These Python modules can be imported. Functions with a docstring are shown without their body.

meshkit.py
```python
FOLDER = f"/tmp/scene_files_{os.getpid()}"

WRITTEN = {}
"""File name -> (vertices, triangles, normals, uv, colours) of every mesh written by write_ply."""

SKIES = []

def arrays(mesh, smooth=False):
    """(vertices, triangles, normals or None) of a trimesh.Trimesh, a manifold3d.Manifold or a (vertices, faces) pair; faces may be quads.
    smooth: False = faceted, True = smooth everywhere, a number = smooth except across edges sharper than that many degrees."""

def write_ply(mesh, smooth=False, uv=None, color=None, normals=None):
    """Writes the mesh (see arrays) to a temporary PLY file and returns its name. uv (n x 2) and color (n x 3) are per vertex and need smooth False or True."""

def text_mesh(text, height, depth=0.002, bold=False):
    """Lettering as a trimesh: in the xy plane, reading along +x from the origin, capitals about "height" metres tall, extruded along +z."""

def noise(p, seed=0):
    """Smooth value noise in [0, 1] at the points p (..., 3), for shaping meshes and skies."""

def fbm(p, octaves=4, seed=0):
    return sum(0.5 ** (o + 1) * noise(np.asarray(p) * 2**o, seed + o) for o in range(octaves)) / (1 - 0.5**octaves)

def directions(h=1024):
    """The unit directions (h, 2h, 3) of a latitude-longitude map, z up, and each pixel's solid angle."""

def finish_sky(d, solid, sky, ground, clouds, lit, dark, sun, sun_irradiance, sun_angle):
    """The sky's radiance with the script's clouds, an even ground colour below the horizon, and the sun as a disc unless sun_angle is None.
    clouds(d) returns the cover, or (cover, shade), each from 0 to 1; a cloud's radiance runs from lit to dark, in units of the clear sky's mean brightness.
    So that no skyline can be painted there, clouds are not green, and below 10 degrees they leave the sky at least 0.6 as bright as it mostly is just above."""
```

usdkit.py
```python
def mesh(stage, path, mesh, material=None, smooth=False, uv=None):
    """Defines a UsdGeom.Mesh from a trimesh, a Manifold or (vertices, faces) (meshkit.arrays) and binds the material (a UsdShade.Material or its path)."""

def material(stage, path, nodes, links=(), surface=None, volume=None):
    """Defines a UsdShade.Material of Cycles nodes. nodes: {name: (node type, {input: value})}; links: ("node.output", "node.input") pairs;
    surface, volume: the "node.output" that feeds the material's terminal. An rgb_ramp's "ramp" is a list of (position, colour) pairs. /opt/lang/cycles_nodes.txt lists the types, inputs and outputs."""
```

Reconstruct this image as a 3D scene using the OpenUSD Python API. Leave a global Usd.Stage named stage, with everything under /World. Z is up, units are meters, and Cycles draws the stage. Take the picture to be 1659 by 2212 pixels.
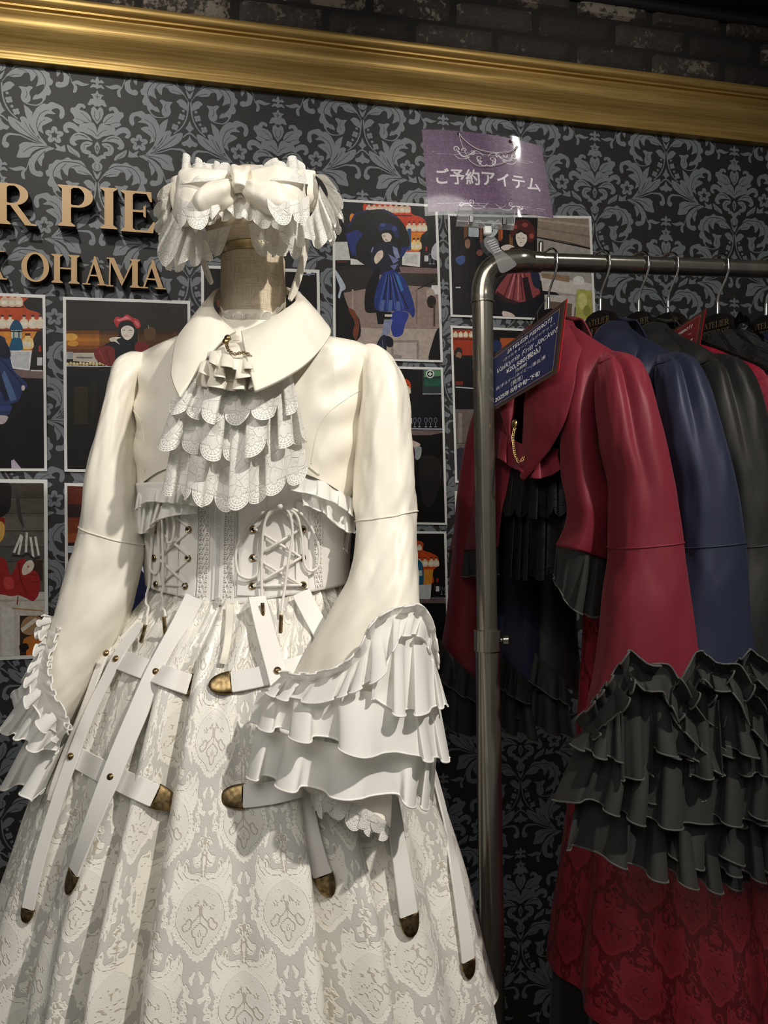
import math, random, types, glob
import numpy as np, trimesh, usdkit, meshkit, shapely
from shapely import affinity
from shapely.geometry import Polygon, Point, LineString, box as sbox, MultiPolygon
from shapely.ops import unary_union
from scipy.interpolate import PchipInterpolator
from scipy import ndimage
from pxr import Usd, UsdGeom, UsdLux, UsdShade, Gf, Sdf, Vt

stage = Usd.Stage.CreateInMemory()
UsdGeom.SetStageUpAxis(stage, 'Z'); UsdGeom.SetStageMetersPerUnit(stage, 1.0)
UsdGeom.Xform.Define(stage, '/World')
rng = np.random.default_rng(7)
PI = math.pi

# ------------------------------------------------------------------ camera, light, exposure
F, CX, YH, ZC = 1700.0, 829.5, 1106.0, 1.45
cam = UsdGeom.Camera.Define(stage, '/World/camera')
cam.CreateHorizontalApertureAttr(36.0); cam.CreateVerticalApertureAttr(48.0)
cam.CreateFocalLengthAttr(36.0 * F / 1659)
cam.CreateClippingRangeAttr((0.05, 100.0))
cam.AddTranslateOp().Set((0, 0, ZC)); cam.AddRotateXOp().Set(90.0)
cam.CreateExposureAttr(1.5)

def rect_light(name, pos, target, w, h, power, color):
    l = UsdLux.RectLight.Define(stage, '/World/' + name)
    l.CreateWidthAttr(w); l.CreateHeightAttr(h); l.CreateIntensityAttr(power); l.CreateColorAttr(color)
    d = np.array(target, float) - np.array(pos, float); d /= np.linalg.norm(d)
    up = np.array([0, 0, 1.0]) if abs(d[2]) < .95 else np.array([0, 1.0, 0])
    x = np.cross(d, up); x /= np.linalg.norm(x); y = np.cross(x, d)
    l.AddTransformOp().Set(Gf.Matrix4d(*x, 0, *y, 0, *(-d), 0, *map(float, pos), 1))
    return l

def spot_light(name, pos, target, r, power, color, cone, soft):
    l = UsdLux.SphereLight.Define(stage, '/World/' + name)
    l.CreateRadiusAttr(r); l.CreateIntensityAttr(power); l.CreateColorAttr(color)
    s = UsdLux.ShapingAPI.Apply(l.GetPrim()); s.CreateShapingConeAngleAttr(cone); s.CreateShapingConeSoftnessAttr(soft)
    d = np.array(target, float) - np.array(pos, float); d /= np.linalg.norm(d)
    up = np.array([0, 0, 1.0]) if abs(d[2]) < .95 else np.array([0, 1.0, 0])
    x = np.cross(d, up); x /= np.linalg.norm(x); y = np.cross(x, d)
    l.AddTransformOp().Set(Gf.Matrix4d(*x, 0, *y, 0, *(-d), 0, *map(float, pos), 1))
    return l

WARM = (1.0, 0.942, 0.85)
spot_light('ceiling_spot_lamp', (0.95, -0.10, 2.78), (-0.40, 1.00, 1.10), 0.03, 1330.0, WARM, 23, .4)
spot_light('ceiling_spot_lamp_001', (0.80, 0.35, 2.78), (0.44, 1.22, 1.90), 0.03, 215.0, WARM, 25, .85)
spot_light('ceiling_spot_lamp_002', (-0.75, 0.95, 2.78), (-0.60, 2.0, 2.05), 0.04, 150.0, WARM, 44, .9)
spot_light('ceiling_spot_lamp_003', (0.45, 1.00, 2.78), (0.50, 2.15, 2.22), 0.04, 110.0, WARM, 40, .95)
spot_light('ceiling_spot_lamp_004', (-0.75, -0.65, 2.78), (-0.20, 1.08, 1.80), 0.03, 400.0, WARM, 13, .7)
rect_light('ceiling_panel_lamp', (-0.5, -1.2, 2.8), (-0.3, 1.0, 1.3), 1.6, 1.0, 1.4, (1.0, .95, .88))
dome = UsdLux.DomeLight.Define(stage, '/World/ambient_dome')
dome.CreateIntensityAttr(0.012); dome.CreateColorAttr((1.0, .95, .9))

# ------------------------------------------------------------------ helpers
def lin(c):
    c = np.asarray(c, float) / 255.0
    return np.where(c <= .04045, c / 12.92, ((c + .055) / 1.055) ** 2.4)

def W(px, py, Y):
    """photo pixel at depth Y (metres in front of the lens)"""
    px, py, Y = np.broadcast_arrays(np.asarray(px, float), np.asarray(py, float), np.asarray(Y, float))
    return np.stack([(px - CX) / F * Y, Y, ZC - (py - YH) / F * Y], -1)

def numbered(parent, name):
    p, k = f'{parent}/{name}', 0
    while stage.GetPrimAtPath(p):
        k += 1; p = f'{parent}/{name}_{k:03d}'
    return p

def setdata(prim, **kw):
    for k, v in kw.items():
        if v is not None:
            prim.SetCustomDataByKey({'cat': 'category'}.get(k, k), v)

ORIGIN = {}
def thing(name, label, cat, loc=(0, 0, 0), group=None, kind=None):
    x = UsdGeom.Xform.Define(stage, numbered('/World', name))
    x.AddTranslateOp().Set(tuple(float(a) for a in loc))
    setdata(x.GetPrim(), label=label, cat=cat, group=group, kind=kind)
    ORIGIN[str(x.GetPath())] = np.array(loc, float)
    return str(x.GetPath())

def part(parent, name, mesh, mat, smooth=True, uv=None, pv=None, label=None, kind=None, cat=None, group=None):
    """one Mesh prim from a mesh in world coordinates; parent is a path of a thing, of a part or /World"""
    org = ORIGIN.get(parent, np.zeros(3))
    path = numbered(parent, name)
    v, f, n = meshkit.arrays(mesh, smooth)
    m = UsdGeom.Mesh.Define(stage, path)
    m.CreatePointsAttr(Vt.Vec3fArray.FromNumpy((v - org).astype(np.float32)))
    m.CreateFaceVertexCountsAttr(Vt.IntArray.FromNumpy(np.full(len(f), 3, np.int32)))
    m.CreateFaceVertexIndicesAttr(Vt.IntArray.FromNumpy(f.astype(np.int32).ravel()))
    m.CreateSubdivisionSchemeAttr('none')
    if n is not None:
        m.CreateNormalsAttr(Vt.Vec3fArray.FromNumpy(n.astype(np.float32))); m.SetNormalsInterpolation('vertex')
    api = UsdGeom.PrimvarsAPI(m)
    if uv is not None:
        api.CreatePrimvar('st', Sdf.ValueTypeNames.TexCoord2fArray, 'vertex').Set(Vt.Vec2fArray.FromNumpy(np.asarray(uv, np.float32)))
    for k, a in (pv or {}).items():
        a = np.asarray(a, np.float32)
        if a.ndim == 2:
            api.CreatePrimvar(k, Sdf.ValueTypeNames.Color3fArray, 'vertex').Set(Vt.Vec3fArray.FromNumpy(a))
        else:
            api.CreatePrimvar(k, Sdf.ValueTypeNames.FloatArray, 'vertex').Set(Vt.FloatArray.FromNumpy(a))
    UsdShade.MaterialBindingAPI.Apply(m.GetPrim()).Bind(mat)
    setdata(m.GetPrim(), label=label, kind=kind, cat=cat, group=group)
    ORIGIN[path] = org
    return path

def struct(name, mesh, mat, parent='/World', **kw):
    return part(parent, name, mesh, mat, kind='structure' if parent == '/World' else None, **kw)

def cat_mesh(ms):
    vs, fs, o = [], [], 0
    for m in ms:
        v, f, _ = meshkit.arrays(m, False)
        vs.append(v); fs.append(f + o); o += len(v)
    return np.vstack(vs), np.vstack(fs)

def gridmesh(P, cu=False, cv=False):
    """quads over a grid of points (m, n, 3); cu/cv close the first/second direction"""
    m, n = P.shape[:2]
    I = np.arange(m * n).reshape(m, n)
    if cu: I = np.vstack([I, I[:1]])
    if cv: I = np.hstack([I, I[:, :1]])
    q = np.stack([I[:-1, :-1], I[:-1, 1:], I[1:, 1:], I[1:, :-1]], -1).reshape(-1, 4)
    return P.reshape(-1, 3), np.vstack([q[:, [0, 1, 2]], q[:, [0, 2, 3]]])

def dense(C, M, N=None):
    """smooth interpolation of a control grid (m, n, d) to (M, N, d), or of a polyline (m, d) to (M, d)"""
    C = np.asarray(C, float)
    def along(A, K):
        m = len(A); x = np.linspace(0, 1, m); xn = np.linspace(0, 1, K)
        if m == 2: return A[0] + (A[1] - A[0]) * xn.reshape((-1,) + (1,) * (A.ndim - 1))
        return PchipInterpolator(x, A, axis=0)(xn)
    C = along(C, M)
    if N is not None: C = np.swapaxes(along(np.swapaxes(C, 0, 1), N), 0, 1)
    return C

def resample(p, n):
    p = np.asarray(p, float)
    s = np.r_[0, np.cumsum(np.linalg.norm(np.diff(p, axis=0), axis=1))]
    t = np.linspace(0, s[-1], n)
    return np.stack([np.interp(t, s, p[:, k]) for k in range(p.shape[1])], -1)

def spline(p, n):
    """smooth curve through the points, evenly spaced"""
    return resample(dense(p, max(4 * n, 40)), n)

def unit(a): return a / np.maximum(np.linalg.norm(a, axis=-1, keepdims=True), 1e-12)

def gnormals(P):
    du, dv = np.gradient(P, axis=0), np.gradient(P, axis=1)
    return unit(np.cross(du, dv))

def solid(P, t):
    """a sheet with thickness: grid P and the same grid moved by t along its normals, closed round the edge"""
    m, n = P.shape[:2]
    Q = P + gnormals(P) * t
    v = np.vstack([P.reshape(-1, 3), Q.reshape(-1, 3)])
    _, f = gridmesh(P); k = m * n
    I = np.arange(k).reshape(m, n)
    rim = np.r_[I[0, :], I[1:, -1], I[-1, -2::-1], I[-2:0:-1, 0]]
    r2 = np.roll(rim, -1)
    side = np.vstack([np.stack([rim, r2 + k, r2], -1), np.stack([rim, rim + k, r2 + k], -1)])
    return v, np.vstack([f, f[:, ::-1] + k, side])

def sweep(path, radii, sides=8, cap=True, flat=None):
    """round tube along a polyline"""
    p = np.asarray(path, float); n = len(p)
    t = unit(np.gradient(p, axis=0))
    a = np.zeros_like(p)
    ref = np.array([0, 0, 1.0]) if abs(t[0, 2]) < .9 else np.array([1.0, 0, 0])
    a[0] = unit(np.cross(t[0], ref))
    for i in range(1, n):
        x = a[i - 1] - t[i] * np.dot(a[i - 1], t[i]); a[i] = unit(x)
    b = np.cross(t, a)
    r = np.broadcast_to(radii, (n,))
    ang = np.arange(sides) * 2 * PI / sides
    P = p[:, None] + r[:, None, None] * (np.cos(ang)[None, :, None] * a[:, None] + np.sin(ang)[None, :, None] * b[:, None])
    v, f = gridmesh(P, cv=True)
    if cap:
        v = np.vstack([v, p[:1], p[-1:]]); k = n * sides
        i = np.arange(sides); j = (i + 1) % sides
        f = np.vstack([f, np.stack([np.full(sides, k), i, j], -1), np.stack([np.full(sides, k + 1), (n - 1) * sides + j, (n - 1) * sides + i], -1)])
    return v, f[:, ::-1]

def lathe(profile, center, axis=(0, 0, 1), sides=40):
    """profile: (radius, height) pairs round an axis through center"""
    axis = unit(np.asarray(axis, float)); ref = np.array([1.0, 0, 0]) if abs(axis[0]) < .9 else np.array([0, 1.0, 0])
    a = unit(np.cross(axis, ref)); b = np.cross(axis, a)
    ang = np.arange(sides) * 2 * PI / sides
    pr = np.asarray(profile, float)
    P = np.asarray(center) + pr[:, 0, None, None] * (np.cos(ang)[None, :, None] * a + np.sin(ang)[None, :, None] * b) + pr[:, 1, None, None] * axis
    return gridmesh(P, cv=True)

def ribbon(path, normals, width, thick):
    """a flat band of rectangular section along a path lying on a surface with the given normals"""
    p = np.asarray(path, float); nn = unit(np.asarray(normals, float))
    t = unit(np.gradient(p, axis=0)); s = unit(np.cross(t, nn)); nn = np.cross(s, t)
    w = np.broadcast_to(width, (len(p),))[:, None] / 2
    c = .0006
    P = np.stack([p - s * w, p - s * w + nn * (thick - c), p - s * (w - c) + nn * thick, p + s * (w - c) + nn * thick, p + s * w + nn * (thick - c), p + s * w], 1)
    v, f = gridmesh(P, cv=True)
    k = len(p) - 1
    e0 = np.array([[0, i, i + 1] for i in range(1, 5)]); e1 = np.array([[k * 6, k * 6 + i + 1, k * 6 + i] for i in range(1, 5)])
    return v, np.vstack([f, e0, e1])

def bevel_box(c, size, b=.002, R=None):
    s = np.asarray(size, float) / 2
    import itertools
    pts = []
    for sx, sy, sz in itertools.product((-1, 1), repeat=3):
        q = np.array([sx, sy, sz])
        for k in range(3):
            o = s - b; o[k] = s[k]; pts.append(q * o)
    h = trimesh.convex.convex_hull(np.array(pts))
    v = np.array(h.vertices)
    if R is not None: v = v @ np.asarray(R)
    return v + np.asarray(c), np.array(h.faces)

def extrude_between(poly, fa, fb):
    """shapely polygon -> prism between two mappings of 2-D points to 3-D"""
    out = []
    for g in getattr(poly, 'geoms', [poly]):
        if g.is_empty or g.area < 1e-12 or g.geom_type != 'Polygon': continue
        m = trimesh.creation.extrude_polygon(g, 1.0, engine='earcut')
        v = np.array(m.vertices)
        out.append((np.where(v[:, 2:] > .5, fb(v[:, :2]), fa(v[:, :2])), np.array(m.faces)))
    return cat_mesh(out)

def flat_poly(poly, fn):
    out = []
    for g in getattr(poly, 'geoms', [poly]):
        if g.is_empty or g.geom_type != 'Polygon' or g.area < 1e-9: continue
        v, f = trimesh.creation.triangulate_polygon(g, engine='earcut')
        out.append((fn(np.asarray(v)), np.asarray(f)))
    return cat_mesh(out) if out else None

class Caster:
    """casts rays through photo pixels onto a mesh, to set details down on a built surface"""
    def __init__(s, mesh):
        v, f, _ = meshkit.arrays(mesh, False)
        s.v0 = v[f[:, 0]]; s.e1 = v[f[:, 1]] - s.v0; s.e2 = v[f[:, 2]] - s.v0
        s.n = unit(np.cross(s.e1, s.e2))
    def __call__(s, pts, lift=0.0):
        pts = np.atleast_2d(np.asarray(pts, float)); P, Nn = [], []
        o = np.array([0, 0, ZC]); tv = o - s.v0; q = np.cross(tv, s.e1)
        e2q = (s.e2 * q).sum(1)
        for px, py in pts:
            d = np.array([(px - CX) / F, 1.0, -(py - YH) / F])
            h = np.cross(d, s.e2); a = (s.e1 * h).sum(1); a = np.where(np.abs(a) < 1e-14, 1e-14, a)
            u = (tv * h).sum(1) / a; w = (q @ d) / a; t = e2q / a
            ok = (u > -1e-6) & (w > -1e-6) & (u + w < 1 + 1e-6) & (t > .1)
            if not ok.any(): P.append([np.nan] * 3); Nn.append([np.nan] * 3); continue
            i = np.where(ok, t, 1e9).argmin()
            nn = s.n[i] * (-1 if np.dot(s.n[i], d) > 0 else 1)
            P.append(o + d * t[i]); Nn.append(nn)
        P, Nn = np.array(P), np.array(Nn)
        bad = np.isnan(P[:, 0])
        if bad.any() and not bad.all():
            idx = np.arange(len(P))
            for k in range(3):
                P[bad, k] = np.interp(idx[bad], idx[~bad], P[~bad, k]); Nn[bad, k] = np.interp(idx[bad], idx[~bad], Nn[~bad, k])
        return P + unit(Nn) * lift, unit(Nn)

# ------------------------------------------------------------------ materials
class G:
    def __init__(s): s.n, s.l = {}, []
    def add(s, kind, **ins):
        name = f'n{len(s.n)}'; vals = {}
        for k, v in ins.items():
            if isinstance(v, str) and v.split('.')[0] in s.n and '.' in v: s.l.append((v, f'{name}.{k}'))
            else: vals[k] = v
        s.n[name] = (kind, vals); return name
    def m(s, op, a, b=None, c=None, clamp=False):
        d = dict(math_type=op, value1=a)
        if b is not None: d['value2'] = b
        if c is not None: d['value3'] = c
        if clamp: d['use_clamp'] = True
        return s.add('math', **d) + '.value'
    def step(s, a, lo, hi):
        return s.add('map_range', range_type='smoothstep', value=a, from_min=lo, from_max=hi, to_min=0.0, to_max=1.0, clamp=True) + '.result'
    def mixc(s, fac, a, b, t='mix'):
        return s.add('mix', mix_type=t, fac=fac, color1=a, color2=b) + '.color'
    def make(s, name, surface): return usdkit.material(stage, '/World/Looks/' + name, s.n, s.l, surface=surface)

UsdGeom.Scope.Define(stage, '/World/Looks')

def simple(name, col, rough=.5, metal=0.0, noise=0.0, nscale=40.0, bump=0.0, bscale=300.0, **kw):
    g = G(); pos = g.add('texture_coordinate') + '.object'
    base = tuple(float(x) for x in col)
    if noise:
        nz = g.add('noise_texture', vector=pos, scale=nscale, detail=2.0) + '.fac'
        base = g.mixc(g.step(nz, .3, .7), tuple(x * (1 - noise) for x in base), tuple(min(1, x * (1 + noise)) for x in base))
    d = dict(base_color=base, roughness=rough, metallic=metal, **kw)
    if bump:
        b = g.add('noise_texture', vector=pos, scale=bscale, detail=1.0) + '.fac'
        d['normal'] = g.add('bump', height=b, strength=bump, distance=.001) + '.normal'
    return g.make(name, g.add('principled_bsdf', **d) + '.BSDF')

def cloth_mat(name, col, rough=.5, sheen=.2, bump=.15, bscale=900.0, translucent=0.0, clear=0.0, spec=.5, noise=.04, drape=0.0):
    """woven cloth: fine grain, sheen, optionally letting light through"""
    g = G(); pos = g.add('texture_coordinate') + '.object'
    base = tuple(float(x) for x in col)
    fine = g.add('noise_texture', vector=pos, scale=bscale, detail=0.0) + '.fac'
    nrm = g.add('bump', height=fine, strength=bump, distance=.0006) + '.normal'
    if drape:
        wv = g.add('noise_texture', vector=g.add('mapping', vector=pos, scale=(17, 17, 6)) + '.vector', scale=1.0, detail=1.0, distortion=.6) + '.fac'
        nrm = g.add('bump', height=wv, strength=drape, distance=.012, normal=nrm) + '.normal'
    s = g.add('principled_bsdf', base_color=base, roughness=rough, sheen_weight=sheen, sheen_roughness=.4, sheen_tint=tuple(min(1, .3 + float(x) / max(map(float, col)) * .7) for x in col), specular_ior_level=spec, specular_tint=tuple(min(1, .6 + float(x) / max(map(float, col)) * .4) for x in col), normal=nrm) + '.BSDF'
    if translucent:
        t = g.add('translucent_bsdf', color=tuple(float(x) for x in col)) + '.BSDF'
        s = g.add('mix_closure', fac=translucent, closure1=s, closure2=t) + '.closure'
    if clear:
        t = g.add('transparent_bsdf') + '.BSDF'
        s = g.add('mix_closure', fac=1 - clear, closure1=t, closure2=s) + '.closure'
    return g.make(name, s)

def lace_mat(name, col, ground=.35, rough=.55, net=700.0, translucent=.25, dim=.76):
    """lace: st.x counts scallops along the hem, st.y is the height above the hem in scallop widths"""
    g = G(); uv = g.add('uvmap', attribute='st') + '.UV'
    x = g.add('separate_xyz', vector=uv); u, v = x + '.x', x + '.y'
    s = g.m('subtract', g.m('fraction', u), .5)
    dv = g.m('subtract', v, .52)
    r = g.m('sqrt', g.m('add', g.m('multiply', s, s), g.m('multiply', dv, dv)))
    ang = g.m('arctan2', dv, s)
    def band(c, w): return g.m('subtract', 1.0, g.step(g.m('absolute', g.m('subtract', r, c)), w * .5, w))
    def rng_(lo, hi): return g.m('multiply', g.step(r, lo - .01, lo + .01), g.m('subtract', 1.0, g.step(r, hi - .01, hi + .01)))
    spokes = g.step(g.m('absolute', g.m('sine', g.m('multiply', ang, 11.0))), .72, .86)
    spokes = g.m('multiply', spokes, rng_(.30, .5))
    inner = g.m('multiply', g.step(g.m('absolute', g.m('sine', g.m('multiply', ang, 6.0))), .35, .55), rng_(.1, .27))
    fan = g.m('maximum', g.m('maximum', band(.47, .045), band(.385, .03)), g.m('maximum', g.m('maximum', band(.30, .04), spokes), inner))
    below = g.m('subtract', 1.0, g.step(v, .5, .56))
    fan = g.m('multiply', fan, below)
    # embroidered sprigs above the fans
    vo = g.add('voronoi_texture', feature='f1', vector=uv, scale=3.6, randomness=.75)
    fl = g.m('subtract', 1.0, g.step(vo + '.distance', .2, .26))
    vr = g.add('voronoi_texture', feature='distance_to_edge', vector=uv, scale=11.0) + '.distance'
    petals = g.m('multiply', fl, g.step(vr, .05, .1))
    ve = g.add('voronoi_texture', feature='distance_to_edge', vector=uv, scale=2.3, randomness=1.0) + '.distance'
    stems = g.m('subtract', 1.0, g.step(ve, .012, .035))
    emb = g.m('multiply', g.m('maximum', petals, stems), g.step(v, .46, .54))
    thread = g.m('maximum', fan, emb)
    pos = g.add('texture_coordinate') + '.object'
    nt = g.add('voronoi_texture', feature='distance_to_edge', vector=pos, scale=net, randomness=.6) + '.distance'
    netf = g.m('multiply', g.m('subtract', 1.0, g.step(nt, .1, .25)), .5)
    inside = g.m('maximum', g.m('subtract', 1.0, g.step(r, .475, .495)), g.step(v, .5, .53))
    alpha = g.m('multiply', g.m('maximum', thread, g.m('add', ground, netf)), inside, clamp=True)
    nrm = g.add('bump', height=thread, strength=.9, distance=.0012) + '.normal'
    c0 = tuple(float(a) for a in col)
    base = g.mixc(thread, tuple(a * dim for a in c0), c0)
    p = g.add('principled_bsdf', base_color=base, roughness=rough, sheen_weight=.2 if c0[0] > .5 else 0.0, specular_ior_level=.5 if c0[0] > .5 else .3, normal=nrm) + '.BSDF'
    if translucent: p = g.add('mix_closure', fac=translucent, closure1=p, closure2=g.add('translucent_bsdf', color=c0) + '.BSDF') + '.closure'
    t = g.add('transparent_bsdf') + '.BSDF'
    return g.make(name, g.add('mix_closure', fac=alpha, closure1=t, closure2=p) + '.closure')

def brocade_mat(name, ground, fill, line, rough_g=.5, rough_f=.3, sheen=.2):
    """jacquard: the primvars motif and outline are distances (in tile units) to the woven figure"""
    g = G()
    a = g.add('attribute', attribute='motif') + '.fac'; b = g.add('attribute', attribute='outline') + '.fac'; d = g.add('attribute', attribute='field') + '.fac'
    fm = g.step(a, -.004, .004); lm = g.step(b, -.003, .003)
    fm = g.m('maximum', fm, g.m('multiply', g.step(d, -.004, .004), .72))
    pos = g.add('texture_coordinate') + '.object'
    fine = g.add('noise_texture', vector=pos, scale=500.0, detail=0.0) + '.fac'
    col = g.mixc(lm, g.mixc(fm, ground, fill), line)
    h = g.m('add', g.m('subtract', g.m('multiply', fm, 1.0), lm), g.m('multiply', fine, .35))
    nrm = g.add('bump', height=h, strength=.55, distance=.0009) + '.normal'
    ro = g.m('multiply_add', fm, rough_f - rough_g, rough_g)
    return g.make(name, g.add('principled_bsdf', base_color=col, roughness=ro, sheen_weight=sheen, sheen_roughness=.4, specular_ior_level=.6, normal=nrm) + '.BSDF')

IVORY = (.82, .775, .675)
M = {}
M['satin'] = cloth_mat('ivory_satin', IVORY, rough=.42, sheen=.2, bump=.06, noise=.015, spec=.4, drape=.45)
M['chiffon'] = cloth_mat('ivory_chiffon', (.90, .89, .855), rough=.7, sheen=.2, translucent=.25, bump=.1)
M['chiffon_hem'] = cloth_mat('ivory_rolled_hem', (.90, .88, .84), rough=.55, sheen=.2)
M['lace'] = lace_mat('ivory_lace', (.95, .935, .88), ground=.75, translucent=.18, dim=.86)
M['lace_trim'] = lace_mat('ivory_trim_lace', (.92, .90, .85), ground=.8, dim=.9)
M['faux_leather'] = simple('white_leather', (.83, .81, .77), rough=.45, bump=.08, bscale=700.0)
M['cord'] = simple('ivory_cord', (.80, .77, .71), rough=.75, bump=.35, bscale=1200.0)
M['brass'] = simple('antique_brass', (.30, .215, .105), rough=.33, metal=1.0, noise=.45, nscale=160.0)
M['ring_brass'] = simple('brushed_brass', (.52, .43, .26), rough=.3, metal=1.0, noise=.2, nscale=90.0)
M['steel'] = simple('zip_steel', (.78, .77, .75), rough=.42, metal=.6)
M['hook_steel'] = simple('hook_chrome', (.72, .72, .72), rough=.14, metal=1.0)
M['hanger'] = simple('black_lacquer', (.012, .010, .010), rough=.28)
M['gold_print'] = simple('gold_foil', (.55, .42, .20), rough=.35, metal=.8)
M['dark_hole'] = simple('dark_gap', (.02, .018, .016), rough=.9)
# ------------------------------------------------------------------ the setting
WB = np.array([-.6253, 1.9]); WD = np.array([.9785, .2064]); WN = np.array([.2064, -.9785])
WBN = float(WB @ WN)

def wp(u, z, off=0.0):
    u, z, off = np.broadcast_arrays(np.asarray(u, float), np.asarray(z, float), np.asarray(off, float))
    return np.stack([WB[0] + WD[0] * u + WN[0] * off, WB[1] + WD[1] * u + WN[1] * off, z], -1)

def uz(px, py, off=0.0):
    px, py = np.asarray(px, float), np.asarray(py, float)
    k = (px - CX) / F
    Y = (WBN + off) / (k * WN[0] + WN[1])
    X = k * Y
    return (X - WB[0]) * WD[0] + (Y - WB[1]) * WD[1], ZC - (py - YH) / F * Y

def wpx(px, py, off=0.0):
    u, z = uz(px, py, off); return wp(u, z, off)

def wbox(u0, u1, z0, z1, o0, o1):
    m = trimesh.creation.box((1, 1, 1)); v = np.array(m.vertices)
    a = np.where(v[:, 0] > 0, u1, u0); b = np.where(v[:, 1] > 0, z1, z0); c = np.where(v[:, 2] > 0, o1, o0)
    return wp(a, b, c), np.array(m.faces)

M['wallpaper'] = simple('wallpaper_ground', lin((33, 33, 34)), rough=.62, bump=.1, bscale=500)
M['damask'] = simple('wallpaper_silver_print', lin((112, 118, 123)), rough=.5, noise=.14, nscale=900)
M['mortar'] = simple('dark_mortar', lin((34, 31, 29)), rough=.95, bump=.5, bscale=200)
M['black_paint'] = simple('black_ceiling_paint', lin((30, 28, 27)), rough=.7)
M['floor'] = simple('dark_floor', lin((70, 62, 56)), rough=.5)

def gold_mat():
    g = G(); pos = g.add('texture_coordinate') + '.object'
    mp = g.add('mapping', vector=pos, scale=(3.0, 3.0, 120.0)) + '.vector'
    nz = g.add('noise_texture', vector=mp, scale=2.0, detail=2.0) + '.fac'
    col = g.mixc(g.step(nz, .3, .75), tuple(lin((158, 128, 70))), tuple(lin((186, 156, 94))))
    nrm = g.add('bump', height=nz, strength=.25, distance=.002) + '.normal'
    return g.make('gold_leaf_paint', g.add('principled_bsdf', base_color=col, metallic=.55, roughness=.46, normal=nrm) + '.BSDF')
M['gold'] = gold_mat()

def brick_mat(name, dark, pale, amount):
    g = G(); pos = g.add('texture_coordinate') + '.object'
    a = g.add('noise_texture', vector=pos, scale=14.0, detail=7.0, roughness=.7) + '.fac'
    b = g.add('noise_texture', vector=pos, scale=90.0, detail=4.0) + '.fac'
    f = g.step(g.m('add', a, g.m('multiply', g.m('subtract', b, .5), .35)), .62 - amount, .72 - amount)
    col = g.mixc(g.step(b, .3, .7), tuple(x * .75 for x in lin(dark)), tuple(lin(dark)))
    col = g.mixc(g.m('multiply', f, .8), col, tuple(lin(pale)))
    nrm = g.add('bump', height=b, strength=.6, distance=.004) + '.normal'
    return g.make(name, g.add('principled_bsdf', base_color=col, roughness=.85, normal=nrm) + '.BSDF')
BRK = [brick_mat('brick_black', (46, 41, 38), (96, 88, 80), .02), brick_mat('brick_brown', (62, 54, 49), (120, 110, 100), .07), brick_mat('brick_limed', (58, 52, 48), (140, 130, 118), .16)]

WALL_TOP = 2.855
wall = struct('wall_back', wbox(-2.4, 3.2, 0, WALL_TOP, -.06, 0), M['wallpaper'], label='wall papered in black and grey damask under a band of dark bricks')
struct('floor', trimesh.creation.box((7, 4, .1), trimesh.transformations.translation_matrix((.2, 1.0, -.05))), M['floor'], label='dark shop floor')
ceil_box = trimesh.creation.box((7, 2.4, .1), trimesh.transformations.translation_matrix((.2, 1.8, WALL_TOP + .05)))
struct('ceiling', ceil_box, M['black_paint'], label='black ceiling meeting the brick band')
struct('trim_2', wbox(-2.4, 3.2, 2.832, WALL_TOP, 0, .03), M['black_paint'], label='thin black strip between bricks and ceiling')

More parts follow.
